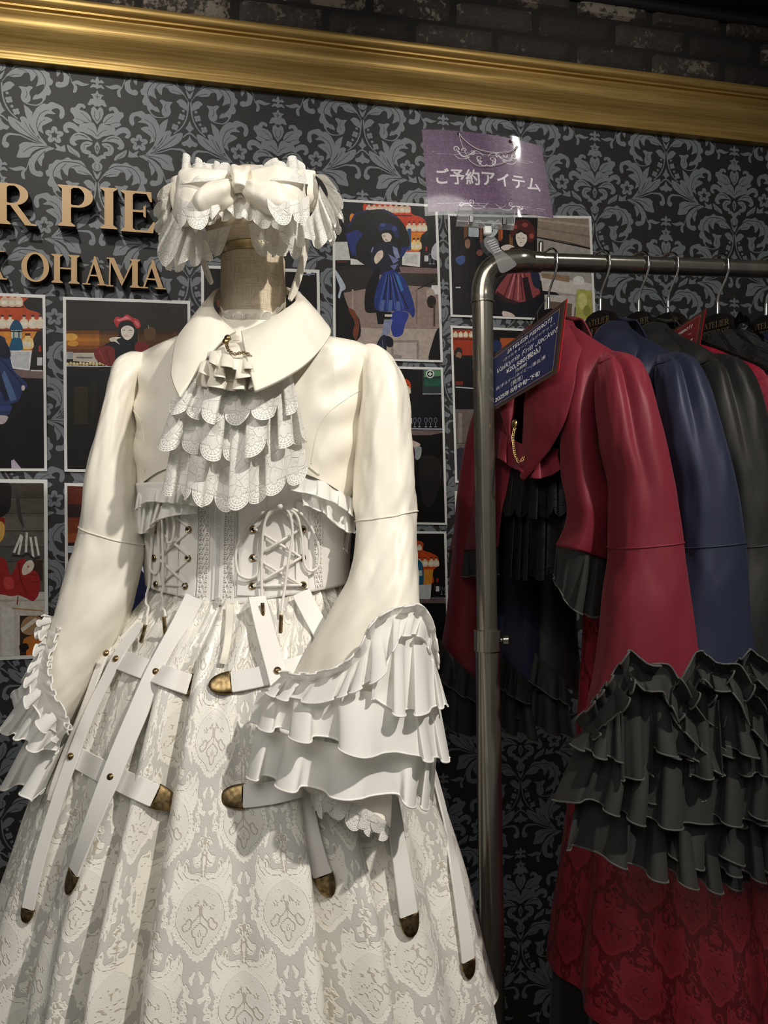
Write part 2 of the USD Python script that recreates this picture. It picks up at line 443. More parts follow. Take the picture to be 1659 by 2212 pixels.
# gold moulding: a profile swept along the wall
prof = np.array([(0, 0), (.020, 0), (.0225, .003), (.0225, .013), (.0165, .0155), (.0155, .021), (.019, .030), (.0265, .042), (.037, .054), (.0455, .066), (.0495, .078), (.0485, .088), (.0445, .096), (.039, .1025), (.0375, .108), (.0395, .1115), (.047, .1125), (.0475, .1165), (.0525, .1185), (.0575, .1245), (.0585, .131), (.055, .138), (.047, .143), (.038, .145), (0, .145)])
ZM = 2.500
pp = dense(prof, 90); pp = np.vstack([prof[:1], pp[1:-1], prof[-1:]])
us = np.linspace(-2.4, 3.2, 60)
P = wp(us[:, None], ZM + pp[None, :, 1], pp[None, :, 0])
struct('trim_1', gridmesh(P), M['gold'], label='gold painted picture-rail moulding with ogee profile', smooth=35)

# bricks above the moulding
BW, BH, MO = .217, .0655, .009
struct('brick_bed', wbox(-2.4, 3.2, ZM + .14, 2.84, 0, .008), M['mortar'], parent=wall)
brr = np.random.default_rng(3)
u_ref = float(uz(1160, 95, .012)[0])
for r in range(5):
    z0 = 2.658 + (r - 1) * (BH + MO) * .93
    if z0 > 2.83: continue
    for k in range(-9, 7):
        u0 = u_ref + (k + (.5 if r % 2 else 0)) * (BW + MO)
        hh = min(BH, 2.840 - z0) if z0 + BH > 2.840 else BH
        a, b2 = u0 + brr.uniform(-.003, .003), u0 + BW + brr.uniform(-.003, .003)
        # a worn brick face: grid with rounded rim
        nu, nv = 13, 6
        U, V = np.meshgrid(np.linspace(0, 1, nu), np.linspace(0, 1, nv), indexing='ij')
        ed = np.minimum(np.minimum(U, 1 - U) * BW, np.minimum(V, 1 - V) * hh)
        pts = np.stack([a + (b2 - a) * U, z0 + hh * V, np.full_like(U, k + r * 31.0)], -1)
        off = .008 + .010 * np.clip(ed / .006, 0, 1) ** .5 + (meshkit.fbm(pts * 38, 3, 5) - .5) * .005 * (ed > 0) + brr.uniform(-.001, .002)
        off = np.where(ed <= 0, .004, off)
        w = brr.random()
        part(wall, 'brick', gridmesh(wp(pts[..., 0], pts[..., 1], off)), BRK[2 if w > .78 else 1 if w > .4 else 0], smooth=50)

# ------------------------------------------------------------------ damask figure, traced once and repeated
def mirror(polys): return [affinity.scale(p, -1, 1, origin=(0, 0)) for p in polys]
def sm(pts, closed=True, n=6):
    """rounded outline through points (Catmull-Rom)"""
    p = np.asarray(pts, float); m = len(p); out = []
    for i in range(m if closed else m - 1):
        p0, p1, p2, p3 = (p[(i + j) % m] if closed else p[min(max(i + j, 0), m - 1)] for j in (-1, 0, 1, 2))
        for t in np.linspace(0, 1, n, endpoint=False):
            out.append(.5 * ((2 * p1) + (p2 - p0) * t + (2 * p0 - 5 * p1 + 4 * p2 - p3) * t * t + (3 * p1 - p0 - 3 * p2 + p3) * t ** 3))
    if not closed: out.append(p[-1])
    return np.array(out)
def blob(pts): return Polygon(sm(pts, n=4)).buffer(0)
def taper(pts, w0, w1, w2=None):
    """stroke along a curve, width w0 -> w1 (-> w2)"""
    c = spline(pts, 22); w = np.interp(np.linspace(0, 1, 22), [0, .5, 1] if w2 is not None else [0, 1], [w0, w1, w2] if w2 is not None else [w0, w1])
    return unary_union([MultiPolygon([Point(*c[i]).buffer(w[i] / 2, 6), Point(*c[i + 1]).buffer(w[i + 1] / 2, 6)]).convex_hull for i in range(21)])

def damask_motif():
    def A(pts): # around the left column (axis x = 752)
        p = np.asarray(pts, float); return np.stack([p[:, 0] - 752, p[:, 1] - 75 - .095 * (p[:, 0] - 752)], -1)
    def B(pts): # around the column at x = 1545, whose tip lies half a repeat higher; mirrored to the right
        p = np.asarray(pts, float); return np.stack([1545 - p[:, 0], p[:, 1] - 75 - .095 * (p[:, 0] - 752) + 795], -1)
    half, cuts, mid = [], [], []
    f = lambda pts: half.append(Polygon(A(pts)).buffer(0)); fs = lambda pts: half.append(blob(A(pts)))
    gB = lambda pts: half.append(Polygon(B(pts)).buffer(0)); gs = lambda pts: half.append(blob(B(pts)))
    c = lambda pts, w=5: cuts.append(taper(A(pts), w, w * .7)); cB = lambda pts, w=5: cuts.append(taper(B(pts), w, w * .7))
    f([(752, 75), (765, 100), (769, 117), (790, 106), (812, 132), (798, 138), (776, 133), (764, 137), (762, 152), (788, 150), (812, 180), (806, 190), (785, 176), (765, 179), (752, 188)])
    f([(752, 197), (767, 230), (808, 243), (790, 257), (780, 290), (752, 305)]); c([(752, 238), (752, 280)], 6); c([(752, 262), (772, 250)], 5)
    f([(752, 305), (785, 280), (808, 284), (820, 312), (835, 341), (812, 345), (796, 331), (780, 336), (768, 347), (752, 337)])
    f([(752, 372), (779, 344), (801, 368), (806, 410), (791, 452), (752, 500)]); c([(756, 470), (776, 425), (773, 390)], 5)
    fs([(803, 492), (806, 450), (835, 414), (868, 402), (897, 397), (882, 372), (862, 384), (849, 371), (856, 350), (885, 342), (915, 352), (937, 385), (968, 394), (976, 428), (952, 455), (942, 484), (957, 500), (930, 522), (890, 526), (858, 500)])
    c([(810, 488), (848, 450), (888, 422)]); c([(850, 500), (900, 485), (930, 482)], 4)
    fs([(752, 576), (764, 520), (790, 490), (832, 503), (880, 514), (906, 545), (884, 575), (850, 598), (803, 606), (752, 632)]); c([(756, 602), (790, 566), (832, 549)])
    fs([(852, 588), (900, 560), (935, 532), (980, 523), (1014, 538), (1034, 570), (1032, 608), (1006, 626), (984, 610), (1002, 587), (975, 574), (945, 584), (915, 602), (886, 592)])
    fs([(788, 656), (830, 618), (880, 599), (932, 610), (962, 640), (981, 680), (974, 712), (945, 726), (919, 709), (938, 690), (910, 666), (868, 656), (828, 651)]); c([(838, 634), (888, 620), (936, 632)], 7)
    fs([(790, 672), (830, 664), (870, 680), (893, 720), (880, 766), (840, 781), (804, 770), (812, 746), (842, 738), (834, 714), (812, 704)]); c([(820, 690), (858, 700), (862, 740)], 5)
    f([(752, 650), (768, 675), (777, 705), (768, 740), (752, 766)]); cuts.append(Polygon(A([(752, 682), (762, 700), (764, 725), (752, 742)])).difference(Polygon(A([(752, 695), (757, 706), (758, 722), (752, 732)]))).buffer(0))
    fs([(752, 790), (768, 782), (788, 769), (818, 775), (826, 806), (800, 802), (780, 818), (768, 842), (752, 842)])
    fs([(752, 840), (778, 842), (797, 868), (788, 900), (752, 911)]); c([(763, 850), (774, 878), (762, 902)], 5)
    f([(752, 945), (790, 905), (781, 935), (763, 980), (752, 985)])
    gs([(1536, 292), (1512, 238), (1470, 186), (1432, 122), (1395, 96), (1340, 92), (1300, 70), (1255, 92), (1205, 92), (1175, 122), (1148, 132), (1142, 168), (1118, 192), (1128, 230), (1150, 242), (1133, 290), (1150, 325), (1172, 330), (1186, 376), (1214, 362), (1242, 377), (1284, 388), (1266, 345), (1222, 318), (1196, 272), (1192, 238), (1222, 250), (1256, 268), (1240, 214), (1252, 172), (1272, 208), (1300, 232), (1310, 172), (1350, 170), (1378, 208), (1440, 226), (1490, 232)])
    cB([(1524, 262), (1455, 165), (1362, 114), (1272, 108), (1205, 150), (1178, 215), (1200, 285), (1250, 342)], 7); cB([(1285, 130), (1250, 165), (1235, 200)], 5); cB([(1400, 145), (1345, 150), (1310, 180)], 5); cB([(1500, 240), (1440, 205), (1390, 190)], 5)
    gs([(1283, 284), (1310, 275), (1338, 291), (1396, 296), (1374, 330), (1381, 390), (1352, 431), (1312, 416), (1299, 378), (1311, 330)]); cB([(1342, 384), (1330, 345), (1342, 312)], 5)
    half.append(taper(B([(1335, 432), (1262, 434), (1215, 405), (1196, 372)]), 9, 13))
    half.append(taper(B([(1534, 296), (1526, 400), (1490, 500), (1408, 578)]), 14, 10)); gs([(1430, 288), (1470, 268), (1518, 305), (1530, 372), (1492, 352), (1462, 334), (1448, 312)])
    for (x, y, r) in ((1490, 373, 13), (1452, 480, 13)): half.append(Point(*B([(x, y)])[0]).buffer(r, 5))
    for (x, y) in ((1475, 428), (1417, 520)):
        q = B([(x, y)])[0]; half.append(unary_union([Point(q[0] + 17 * math.cos(a + .5), q[1] + 17 * math.sin(a + .5)).buffer(15, 5) for a in (0, PI / 2, PI, 1.5 * PI)]))
    gB([(1546, 455), (1530, 500), (1506, 530), (1525, 545), (1546, 572)]); half.append(taper(B([(1542, 575), (1525, 580), (1486, 612)]), 16, 10))
    gs([(1546, 598), (1530, 628), (1508, 645), (1474, 660), (1490, 690), (1522, 688), (1546, 702)])
    q = A([(1107, 663)])[0]
    for k in range(5):
        a = -PI / 2 + k * 2 * PI / 5; half.append(affinity.rotate(affinity.scale(Point(0, 0).buffer(1, 8), 29, 33), 0).buffer(0) if False else affinity.translate(affinity.rotate(affinity.scale(Point(0, 0).buffer(1, 6), 33, 27), math.degrees(a), origin=(0, 0)), q[0] + 45 * math.cos(a), q[1] + 45 * math.sin(a)))
    cuts.append(Point(*q).buffer(22, 6).difference(Point(*q).buffer(13, 6)))
    for k in range(5):
        a = -PI / 2 + (k + .5) * 2 * PI / 5 - PI / 5 * 1; cuts.append(taper([q + 20 * np.array([math.cos(a), math.sin(a)]), q + 42 * np.array([math.cos(a), math.sin(a)])], 7, 4))
    fs([(1165, 762), (1228, 690), (1234, 650), (1196, 668), (1208, 610), (1160, 570), (1120, 535), (1165, 515), (1190, 520), (1165, 490), (1096, 478), (1130, 452), (1090, 424), (1062, 440), (1068, 490), (1052, 512), (1030, 492), (1021, 450), (1036, 405), (1080, 386), (1132, 378), (1165, 404), (1198, 405), (1232, 432), (1262, 470), (1290, 545), (1282, 620), (1240, 690), (1204, 752)])
    c([(1215, 700), (1252, 600), (1228, 510), (1150, 450)], 6); c([(1245, 640), (1215, 570), (1180, 545)], 4)
    f([(1240, 694), (1278, 600), (1290, 548), (1284, 500), (1318, 466), (1358, 445), (1342, 530), (1302, 622), (1250, 702)])
    fs([(1192, 756), (1262, 690), (1306, 630), (1320, 572), (1360, 550), (1388, 566), (1378, 604), (1430, 580), (1482, 574), (1468, 642), (1400, 692), (1300, 722), (1200, 766)]); c([(1206, 756), (1322, 690), (1424, 606)], 6); c([(1240, 728), (1310, 660), (1350, 590)], 5)
    half.append(taper(A([(1200, 768), (1300, 742), (1400, 716), (1466, 722), (1510, 765), (1516, 815)]), 5, 12, 34)); half.append(Point(*A([(1500, 822)])[0]).buffer(27, 7))
    fs([(1128, 774), (1250, 764), (1344, 768), (1392, 800), (1392, 836), (1412, 912), (1352, 906), (1310, 890), (1282, 842), (1222, 800)]); c([(1150, 776), (1260, 790), (1360, 858)], 6)
    half.append(taper(A([(1118, 782), (1196, 818), (1262, 882), (1292, 950), (1284, 1006), (1236, 1028)]), 18, 52, 44)); half.append(Point(*A([(1226, 1024)])[0]).buffer(27, 7)); fs([(1150, 800), (1188, 830), (1190, 870), (1205, 900), (1212, 955), (1236, 930), (1248, 880), (1210, 820)]); c([(1180, 815), (1240, 890), (1262, 960)], 6)
    half.append(taper(A([(1306, 905), (1326, 975), (1338, 1010)]), 6, 8)); fs([(1332, 1000), (1350, 1040), (1345, 1090), (1372, 1085), (1378, 1040), (1350, 1005)]); fs([(1340, 1000), (1380, 985), (1440, 1010), (1480, 1015), (1430, 1035), (1380, 1022)])
    fs([(897, 822), (906, 780), (950, 752), (1002, 726), (988, 782), (952, 800)]); c([(915, 812), (960, 775), (990, 745)], 4)
    f([(1012, 790), (1022, 730), (1052, 756), (1106, 730), (1086, 772), (1104, 790), (1040, 795)])
    cc = unary_union(cuts)
    h = unary_union([p.buffer(0) for p in half]).difference(cc)
    h = h.intersection(sbox(-.01, -50, 2000, 3000))
    whole = unary_union([h, affinity.scale(h, -1, 1, origin=(0, 0))])
    return whole.difference(affinity.scale(cc, -1, 1, origin=(0, 0)).intersection(sbox(-3000, -50, -.01, 3000))).simplify(1.2)

dm = damask_motif()
u0, zt0 = map(float, uz(210, 170)); u4, zt4 = map(float, uz(1586, 310))
PER = (u4 - u0) / 4
sc = PER / 2 / 793
zt = .5 * (zt0 + zt4)
unit_m = flat_poly(affinity.scale(dm, sc, -sc, origin=(0, 0)), lambda p: np.c_[p, np.zeros(len(p))])
ms = []
PZ = 2 * 795 * sc
for i in range(-4, 16):
    for j in range(-1, 6):
        cu, cz = u0 + (i - 1) * PER / 2, zt - j * PZ - (PZ / 2 if i % 2 == 0 else 0)
        v = unit_m[0] + np.array([cu, cz, 0])
        if v[:, 1].max() < .2: continue
        f = unit_m[1]
        keep = (v[f][:, :, 1].max(1) < ZM + .004) if cz > 2.4 else np.ones(len(f), bool)
        ms.append((wp(v[:, 0], v[:, 1], .0004), f[keep]))
part(wall, 'damask_print', cat_mesh(ms), M['damask'], smooth=False, label='grey damask figure printed on the wallpaper')

# ------------------------------------------------------------------ serif capitals
def glyph(ch):
    """serif capital in a unit cell: height 1, returns (polygon, width)"""
    T, t, s = .168, .055, .045
    def stem(x, w=T, y0=0, y1=1): return sbox(x, y0, x + w, y1)
    def serif(x, w=T, top=True, bot=True, e=.075):
        o = []
        if bot: o += [Polygon([(x - e, 0), (x + w + e, 0), (x + w + e, s * .7), (x + w, s + .05), (x, s + .05), (x - e, s * .7)])]
        if top: o += [Polygon([(x - e, 1), (x + w + e, 1), (x + w + e, 1 - s * .7), (x + w, .95 - s), (x, .95 - s), (x - e, 1 - s * .7)])]
        return o
    def ell(cx, cy, rx, ry): return affinity.scale(Point(cx, cy).buffer(1, 24), rx, ry, origin=(cx, cy))
    U = unary_union
    if ch == 'I': return U([stem(.08)] + serif(.08)), .315
    if ch in 'PR':
        bowl = ell(.36, .735, .30, .265).difference(ell(.335, .735, .165, .225)).intersection(sbox(.2, 0, 2, 2))
        top, low = sbox(.1, 1 - t, .37, 1), sbox(.1, .47, .37, .47 + t)
        g = U([stem(.08), bowl, top, low] + serif(.08))
        if ch == 'P': return g, .67
        leg = Polygon([(.30, .49), (.45, .49), (.72, .05), (.82, .04), (.82, 0), (.60, 0)])
        return U([g, leg]), .82
    if ch == 'E':
        return U([stem(.08)] + serif(.08) + [sbox(.1, 1 - t, .62, 1), sbox(.1, 0, .64, t), sbox(.1, .49, .5, .49 + t), Polygon([(.54, 1), (.62, 1), (.64, .76), (.60, .76), (.52, .95)]), Polygon([(.54, 0), (.66, 0), (.70, .27), (.66, .27), (.54, .05)]), Polygon([(.46, .40), (.51, .36), (.51, .67), (.46, .63)])]), .70
    if ch == 'L': return U([stem(.08)] + serif(.08) + [sbox(.1, 0, .62, t), Polygon([(.52, 0), (.64, 0), (.67, .28), (.63, .28), (.5, .05)])]), .68
    if ch == 'T': return U([stem(.27)] + serif(.27, top=False) + [sbox(.02, 1 - t, .68, 1), Polygon([(.02, 1), (.0, .74), (.04, .74), (.12, .95)]), Polygon([(.68, 1), (.70, .74), (.66, .74), (.58, .95)])]), .70
    if ch == 'O': return ell(.42, .5, .42, .52).difference(ell(.42, .5, .255, .455)), .84
    if ch == 'K':
        return U([stem(.08)] + serif(.08) + [Polygon([(.2, .45), (.2, .39), (.62, .96), (.70, .96), (.70, 1), (.50, 1), (.52, .96), (.55, .95)]), Polygon([(.32, .55), (.45, .66), (.74, .05), (.86, .04), (.86, 0), (.58, 0), (.58, .04)]), sbox(.5, .965, .78, 1)]), .86
    if ch == 'H': return U([stem(.08), stem(.56)] + serif(.08) + serif(.56) + [sbox(.1, .49, .6, .49 + t)]), .80
    if ch == 'A':
        return U([Polygon([(.38, 1.0), (.44, 1.0), (.76, .02), (.59, .02), (.355, .80)]), Polygon([(.38, .92), (.42, .85), (.15, .02), (.09, .02)]), sbox(.2, .30, .6, .30 + t), Polygon([(-.02, 0), (.26, 0), (.26, s), (-.02, s)]), Polygon([(.5, 0), (.85, 0), (.85, s), (.5, s)])]), .84
    if ch == 'M':
        return U([Polygon([(.08, 0), (.13, 0), (.15, 1), (.10, 1)]), stem(.78), Polygon([(.08, 1), (.24, 1), (.52, .28), (.47, .03)]), Polygon([(.47, .03), (.50, .20), (.80, 1), (.86, 1)])] + serif(.78) + [sbox(.0, 0, .22, s), sbox(.02, 1 - s, .2, 1)]), 1.02
M['letter_face'] = simple('sign_letter_gold', lin((198, 160, 106)), rough=.45, noise=.03, nscale=400, bump=.06)
M['letter_side'] = simple('sign_letter_edge', lin((52, 38, 22)), rough=.5)
LET = [('R', -13, 482, 79, 89, .036, 'tan raised capital R at the left picture edge before P'), ('P', 125, 487, 201, 89, .036, 'tan raised capital P right of the big R'), ('I', 217, 493, 253, 89, .036, 'tan raised capital I between P and E'), ('E', 261, 499, 335, 89, .036, 'tan raised capital E nearest the lace headpiece'), ('R', 341, 507, 425, 88, .036, 'tan raised capital R half hidden behind the lace headpiece'),
       ('K', -40, 601, 15, 62, .028, 'smaller tan capital K cut by the left picture edge'), ('O', 46, 606, 106, 62, .028, 'smaller tan capital O in the lower wordmark'), ('H', 111, 610, 172, 62, .028, 'smaller tan capital H in the lower wordmark'), ('A', 178, 614, 232, 62, .028, 'smaller tan capital A between H and M'), ('M', 229, 618, 303, 62, .028, 'smaller tan capital M in the lower wordmark'), ('A', 301, 622, 359, 62, .028, 'smaller tan capital A ending the lower wordmark')]
for ch, x0, yb, x1, cap, D, lab in LET:
    g, w = glyph(ch); b = g.bounds
    ua, za = map(float, uz(x0, yb, D)); ub, _ = map(float, uz(x1, yb, D)); _, zb = map(float, uz(x0, yb - cap, D))
    fx = lambda p: ua + (p[:, 0] - b[0]) / (b[2] - b[0]) * (ub - ua)
    fz = lambda p: za + p[:, 1] * (zb - za)
    t = thing('sign_letter', lab, 'letter', wp(ua, za, 0), group=None)
    part(t, 'letter_edge', extrude_between(g, lambda p: wp(fx(p), fz(p), 0.0005), lambda p: wp(fx(p), fz(p), D - .0015)), M['letter_side'], smooth=False)
    part(t, 'letter_face', extrude_between(g, lambda p: wp(fx(p), fz(p), D - .0015), lambda p: wp(fx(p), fz(p), D)), M['letter_face'], smooth=False)
# ------------------------------------------------------------------ photographic prints on the wall
def pic_mat():
    g = G(); c = g.add('attribute', attribute='ink') + '.color'
    pos = g.add('texture_coordinate') + '.object'
    nz = g.add('noise_texture', vector=pos, scale=90.0, detail=2.0) + '.fac'
    col = g.mixc(g.step(nz, .25, .75), g.mixc(.22, c, (0.0, 0.0, 0.0)), c)
    return g.make('photo_print_ink', g.add('principled_bsdf', base_color=col, roughness=.4, specular_ior_level=.22) + '.BSDF')
M['ink'] = pic_mat()
M['paper'] = simple('photo_paper', lin((226, 226, 224)), rough=.4)

def El(cx, cy, rx, ry=None, rot=0):
    return affinity.rotate(affinity.scale(Point(cx, cy).buffer(1, 10), rx, ry or rx, origin=(cx, cy)), rot, origin=(cx, cy))
def Re(x0, y0, x1, y1): return sbox(x0, y0, x1, y1)
def Po(*p): return Polygon(p).buffer(0)
def Bl(*p): return Polygon(sm(p, n=4)).buffer(0)
def Ln(w, *p): return LineString(p).buffer(w / 2, cap_style=2, quad_segs=3)

def layered(shapes, frame):
    """painted in order, later over earlier -> flat, non-overlapping pieces"""
    out, cover = [], Polygon()
    for col, g in reversed(shapes):
        g = g.intersection(frame).difference(cover)
        if not g.is_empty: out.append((col, g)); cover = cover.union(g.buffer(1e-6))
    return out

def photo_print(label, corners, shapes, margin=6.5, lift=.003):
    """corners: TL, TR, BR, BL as photo pixels; the sheet hangs on the wall with a slight wave"""
    c = [uz(*p, lift) for p in corners]
    t = thing('photo_print', label, 'photograph', wp(*[float(x) for x in c[3]], 0), group=None)
    TL, TR, BR, BL = [np.array(p, float) for p in corners]
    ph = TL[0] * .37
    def wave(px, py): return lift + .0012 + .0011 * np.sin(px * .045 + ph) * np.cos(py * .011 + ph)
    s, q = np.meshgrid(np.linspace(0, 1, 24), np.linspace(0, 1, 12))
    pix = (TL * (1 - s[..., None]) + TR * s[..., None]) * (1 - q[..., None]) + (BL * (1 - s[..., None]) + BR * s[..., None]) * q[..., None]
    off = wave(pix[..., 0], pix[..., 1])
    part(t, 'paper', solid(wpx(pix[..., 0], pix[..., 1], off)[:, ::-1], -.0003), M['paper'], smooth=30)
    frame = Polygon([TL + (margin, margin), TR + (-margin, margin), BR - (margin, margin), BL + (margin, -margin)])
    bx = frame.bounds
    strips = [sbox(x, y, x + 14, y + 45) for x in np.arange(bx[0] - 1, bx[2] + 1, 14) for y in np.arange(bx[1] - 1, bx[3] + 1, 45)]
    vs, fs, cs, o = [], [], [], 0
    for col, g in layered(shapes, frame):
        pieces = [g.intersection(k) for k in strips if g.intersects(k)] if g.area > 150 else [g]
        for k in pieces:
            m = flat_poly(k, lambda p: wpx(p[:, 0], p[:, 1], wave(p[:, 0], p[:, 1]) + .0009))
            if m is None: continue
            vs.append(m[0]); fs.append(m[1] + o); o += len(m[0]); cs.append(np.tile(lin(col), (len(m[0]), 1)))
    v = np.vstack(vs); f = np.vstack(fs)
    fn = np.cross(v[f[:, 1]] - v[f[:, 0]], v[f[:, 2]] - v[f[:, 0]])
    flip = fn[:, 1] > 0; f[flip] = f[flip][:, ::-1]
    part(t, 'picture', (v, f), M['ink'], smooth=False, pv={'ink': np.vstack(cs)})

def bottle(x, y, h, body=(226, 206, 170), cap=(90, 40, 20)):
    w = h * .32
    return [(body, Bl((x - w, y), (x - w, y - h * .6), (x - w * .4, y - h * .75), (x - w * .35, y - h), (x + w * .35, y - h), (x + w * .4, y - h * .75), (x + w, y - h * .6), (x + w, y))), (cap, Re(x - w * .4, y - h * 1.08, x + w * .4, y - h * .9)), ((240, 232, 214), Re(x - w * .8, y - h * .45, x + w * .8, y - h * .12))]
def wine(x, y, h):
    return [((30, 24, 26), Bl((x - h * .12, y), (x - h * .12, y - h * .62), (x - h * .05, y - h * .75), (x - h * .05, y - h), (x + h * .05, y - h), (x + h * .05, y - h * .75), (x + h * .12, y - h * .62), (x + h * .12, y))), ((176, 52, 40), Re(x - h * .055, y - h * 1.03, x + h * .055, y - h * .76)), ((214, 214, 216), Re(x - h * .12, y - h * .5, x + h * .12, y - h * .14))]
def glasses(xs, y, h):
    o = []
    for x in xs: o += [((96, 100, 118), El(x, y - h * .72, h * .2, h * .3)), ((24, 22, 30), El(x, y - h * .7, h * .12, h * .22)), ((150, 155, 170), Ln(1.0, (x, y - h * .42), (x, y))), ((150, 155, 170), El(x, y, h * .16, h * .05))]
    return o

DK, MAUVE, NAVY, SKIN = (26, 25, 24), (120, 98, 98), (40, 56, 104), (222, 204, 190)
# 1: top row, far left: bar shelves, blue lantern, navy dress
s = [((30, 28, 27), Re(-200, 600, 120, 1030)), ((196, 78, 38), Bl((-190, 632), (46, 632), (50, 655), (60, 668), (84, 676), (92, 690), (93, 706), (80, 716), (70, 735), (68, 765), (40, 775), (-190, 775))), ((226, 148, 56), Po((-40, 717), (80, 716), (70, 735), (66, 765), (-40, 765))), ((90, 36, 20), Ln(4, (-180, 661), (52, 663))), ((110, 44, 22), Ln(4, (-180, 713), (90, 714)))]
for x in (-20, -8, 10, 26, 40): s += bottle(x, 661, 26, (226, 196, 170))
for x in (-10, 5, 22, 52, 71, 87): s += bottle(x, 708, 26, (240, 222, 196))
for x in (62, 58): s += bottle(x, 752, 30, (246, 214, 150))
s += [((28, 84, 120), Bl((22, 712), (26, 698), (34, 690), (44, 698), (48, 712))), ((190, 200, 200), Re(24, 713, 47, 731)), ((20, 46, 66), Ln(2.5, (22, 716), (48, 716))), ((20, 46, 66), Ln(2, (30, 714), (30, 731))), ((20, 46, 66), Ln(2, (41, 714), (41, 731))), ((30, 92, 130), Bl((27, 731), (44, 731), (49, 745), (47, 756), (20, 756), (22, 744)))]
s += [((232, 232, 234), Po((18, 757), (69, 757), (64, 801), (26, 796))), ((206, 208, 212), Po((21, 760), (65, 760), (61, 796), (28, 792))), ((130, 108, 106), Po((22, 798), (95, 802), (95, 818), (30, 815))), ((228, 228, 232), Ln(2.5, (66, 800), (92, 801))), ((22, 20, 20), Po((28, 816), (95, 819), (95, 1015), (-190, 1015), (-190, 900)))] + wine(86, 796, 48)
s += [((44, 60, 108), Bl((-60, 728), (4, 726), (14, 745), (22, 772), (30, 800), (56, 826), (58, 836), (48, 846), (40, 866), (22, 874), (25, 892), (-60, 905))), ((84, 112, 160), Po((0, 815), (10, 800), (30, 845), (36, 862), (24, 868))), ((24, 34, 70), Ln(3, (-10, 760), (22, 800), (50, 832))), ((22, 26, 56), Po((2, 805), (20, 862), (12, 868), (-10, 820))), ((52, 70, 130), Ln(12, (-30, 884), (26, 882))), ((18, 24, 50), Bl((-10, 726), (6, 730), (20, 752), (22, 772), (0, 770))), (SKIN, El(50, 838, 4, 6)), ((200, 186, 190), Bl((-20, 898), (14, 898), (16, 906), (6, 916), (-20, 912))), ((20, 19, 19), Bl((64, 846), (95, 830), (95, 1016), (-30, 1016), (-30, 930), (14, 915), (26, 880))), ((190, 180, 200), Po((24, 995), (30, 992), (46, 1012), (25, 1012)))]
photo_print('photo print of a navy dress beside bar shelves, leftmost of the upper row', [(-175, 626), (98, 637), (102, 1018), (-175, 1018)], s)

# 2: girl with a pink headdress leaning on a bar
s = [((34, 31, 29), Re(100, 600, 440, 1040)), ((46, 40, 36), Re(140, 655, 420, 716))]
for i, (c, y) in enumerate([((120, 70, 26), 714), ((168, 100, 32), 722), ((190, 122, 40), 730), ((178, 106, 34), 738), ((140, 80, 30), 746), ((110, 62, 28), 754)]):
    s += [(c, Re(140, y, 215, y + 9)), (tuple(int(a * .72) for a in c), Re(215, y + 1, 300, y + 9)), (tuple(int(a * .5) for a in c), Re(300, y, 410, y + 9))]
s += [((236, 176, 80), El(152, 728, 16, 8)), ((226, 160, 64), El(158, 742, 12, 6)), ((168, 170, 172), Re(143, 760, 158, 776)), ((206, 196, 180), Po((158, 762), (205, 762), (212, 784), (158, 780))), ((120, 118, 116), Ln(3, (165, 772), (200, 773)))]
for x in range(146, 250, 7): s += [((222, 196, 128), El(x, 785 + (x % 3), 3.4, 3.6)), ((250, 240, 208), El(x, 783 + (x % 3), 1.6))]
s += [((196, 200, 210), Ln(3, (143, 790), (250, 793))), ((24, 23, 23), Re(140, 793, 412, 1018)), ((52, 44, 30), Re(160, 836, 190, 916)), ((34, 30, 26), Re(195, 820, 210, 930)), ((74, 58, 30), Ln(3, (168, 836), (186, 838)))]
s += [((104, 76, 44), Bl((312, 712), (332, 708), (336, 730), (316, 733))), ((160, 150, 130), Ln(1.6, (322, 710), (320, 702)))] + [((96, 60, 40), Re(376 + 7 * i, 718, 380 + 7 * i, 734)) for i in range(4)]
s += [((26, 24, 28), Bl((256, 712), (262, 692), (280, 688), (294, 700), (298, 740), (296, 752), (262, 746))), ((18, 20, 32), Bl((238, 738), (262, 724), (282, 734), (298, 738), (300, 790), (240, 790), (232, 770), (218, 752))), ((196, 56, 62), Bl((246, 694), (252, 684), (264, 686), (274, 679), (286, 686), (298, 690), (304, 704), (296, 710), (286, 698), (268, 693), (258, 698), (254, 708))), ((240, 130, 140), Bl((252, 690), (262, 688), (272, 683), (284, 690), (272, 690), (258, 694))), ((226, 116, 128), Bl((290, 692), (300, 698), (300, 706), (294, 702)))]
s += [((246, 236, 224), Bl((262, 708), (276, 703), (289, 710), (288, 724), (280, 733), (272, 734), (263, 724))), ((22, 20, 24), Bl((260, 712), (264, 696), (276, 692), (288, 698), (291, 714), (286, 706), (276, 703), (266, 706))), ((60, 44, 40), Ln(1.3, (265, 714), (270, 713))), ((60, 44, 40), Ln(1.3, (279, 713), (285, 714))), ((214, 150, 140), Ln(1.4, (270, 726), (279, 726))), ((238, 226, 212), Bl((236, 732), (246, 728), (262, 729), (252, 734), (259, 744), (248, 738), (240, 738)))]
s += [((132, 40, 36), Bl((204, 758), (220, 748), (240, 748), (250, 760), (250, 782), (236, 790), (218, 784), (206, 774))), ((160, 60, 52), Ln(3, (214, 756), (226, 782))), ((96, 26, 26), Ln(2.5, (228, 752), (238, 786))), ((24, 20, 22), Ln(5, (250, 750), (252, 790))), ((132, 40, 36), Bl((292, 742), (314, 740), (322, 752), (314, 770), (296, 774))), ((120, 34, 32), Po((262, 785), (290, 785), (262, 830), (222, 914), (210, 914), (232, 840))), ((34, 16, 18), Ln(4, (228, 848), (246, 850))), ((170, 70, 62), Ln(2, (236, 850), (218, 908)))]
photo_print('photo print of a girl in pink headdress leaning on a bar', [(136, 641), (411, 650), (414, 1024), (139, 1019)], s)

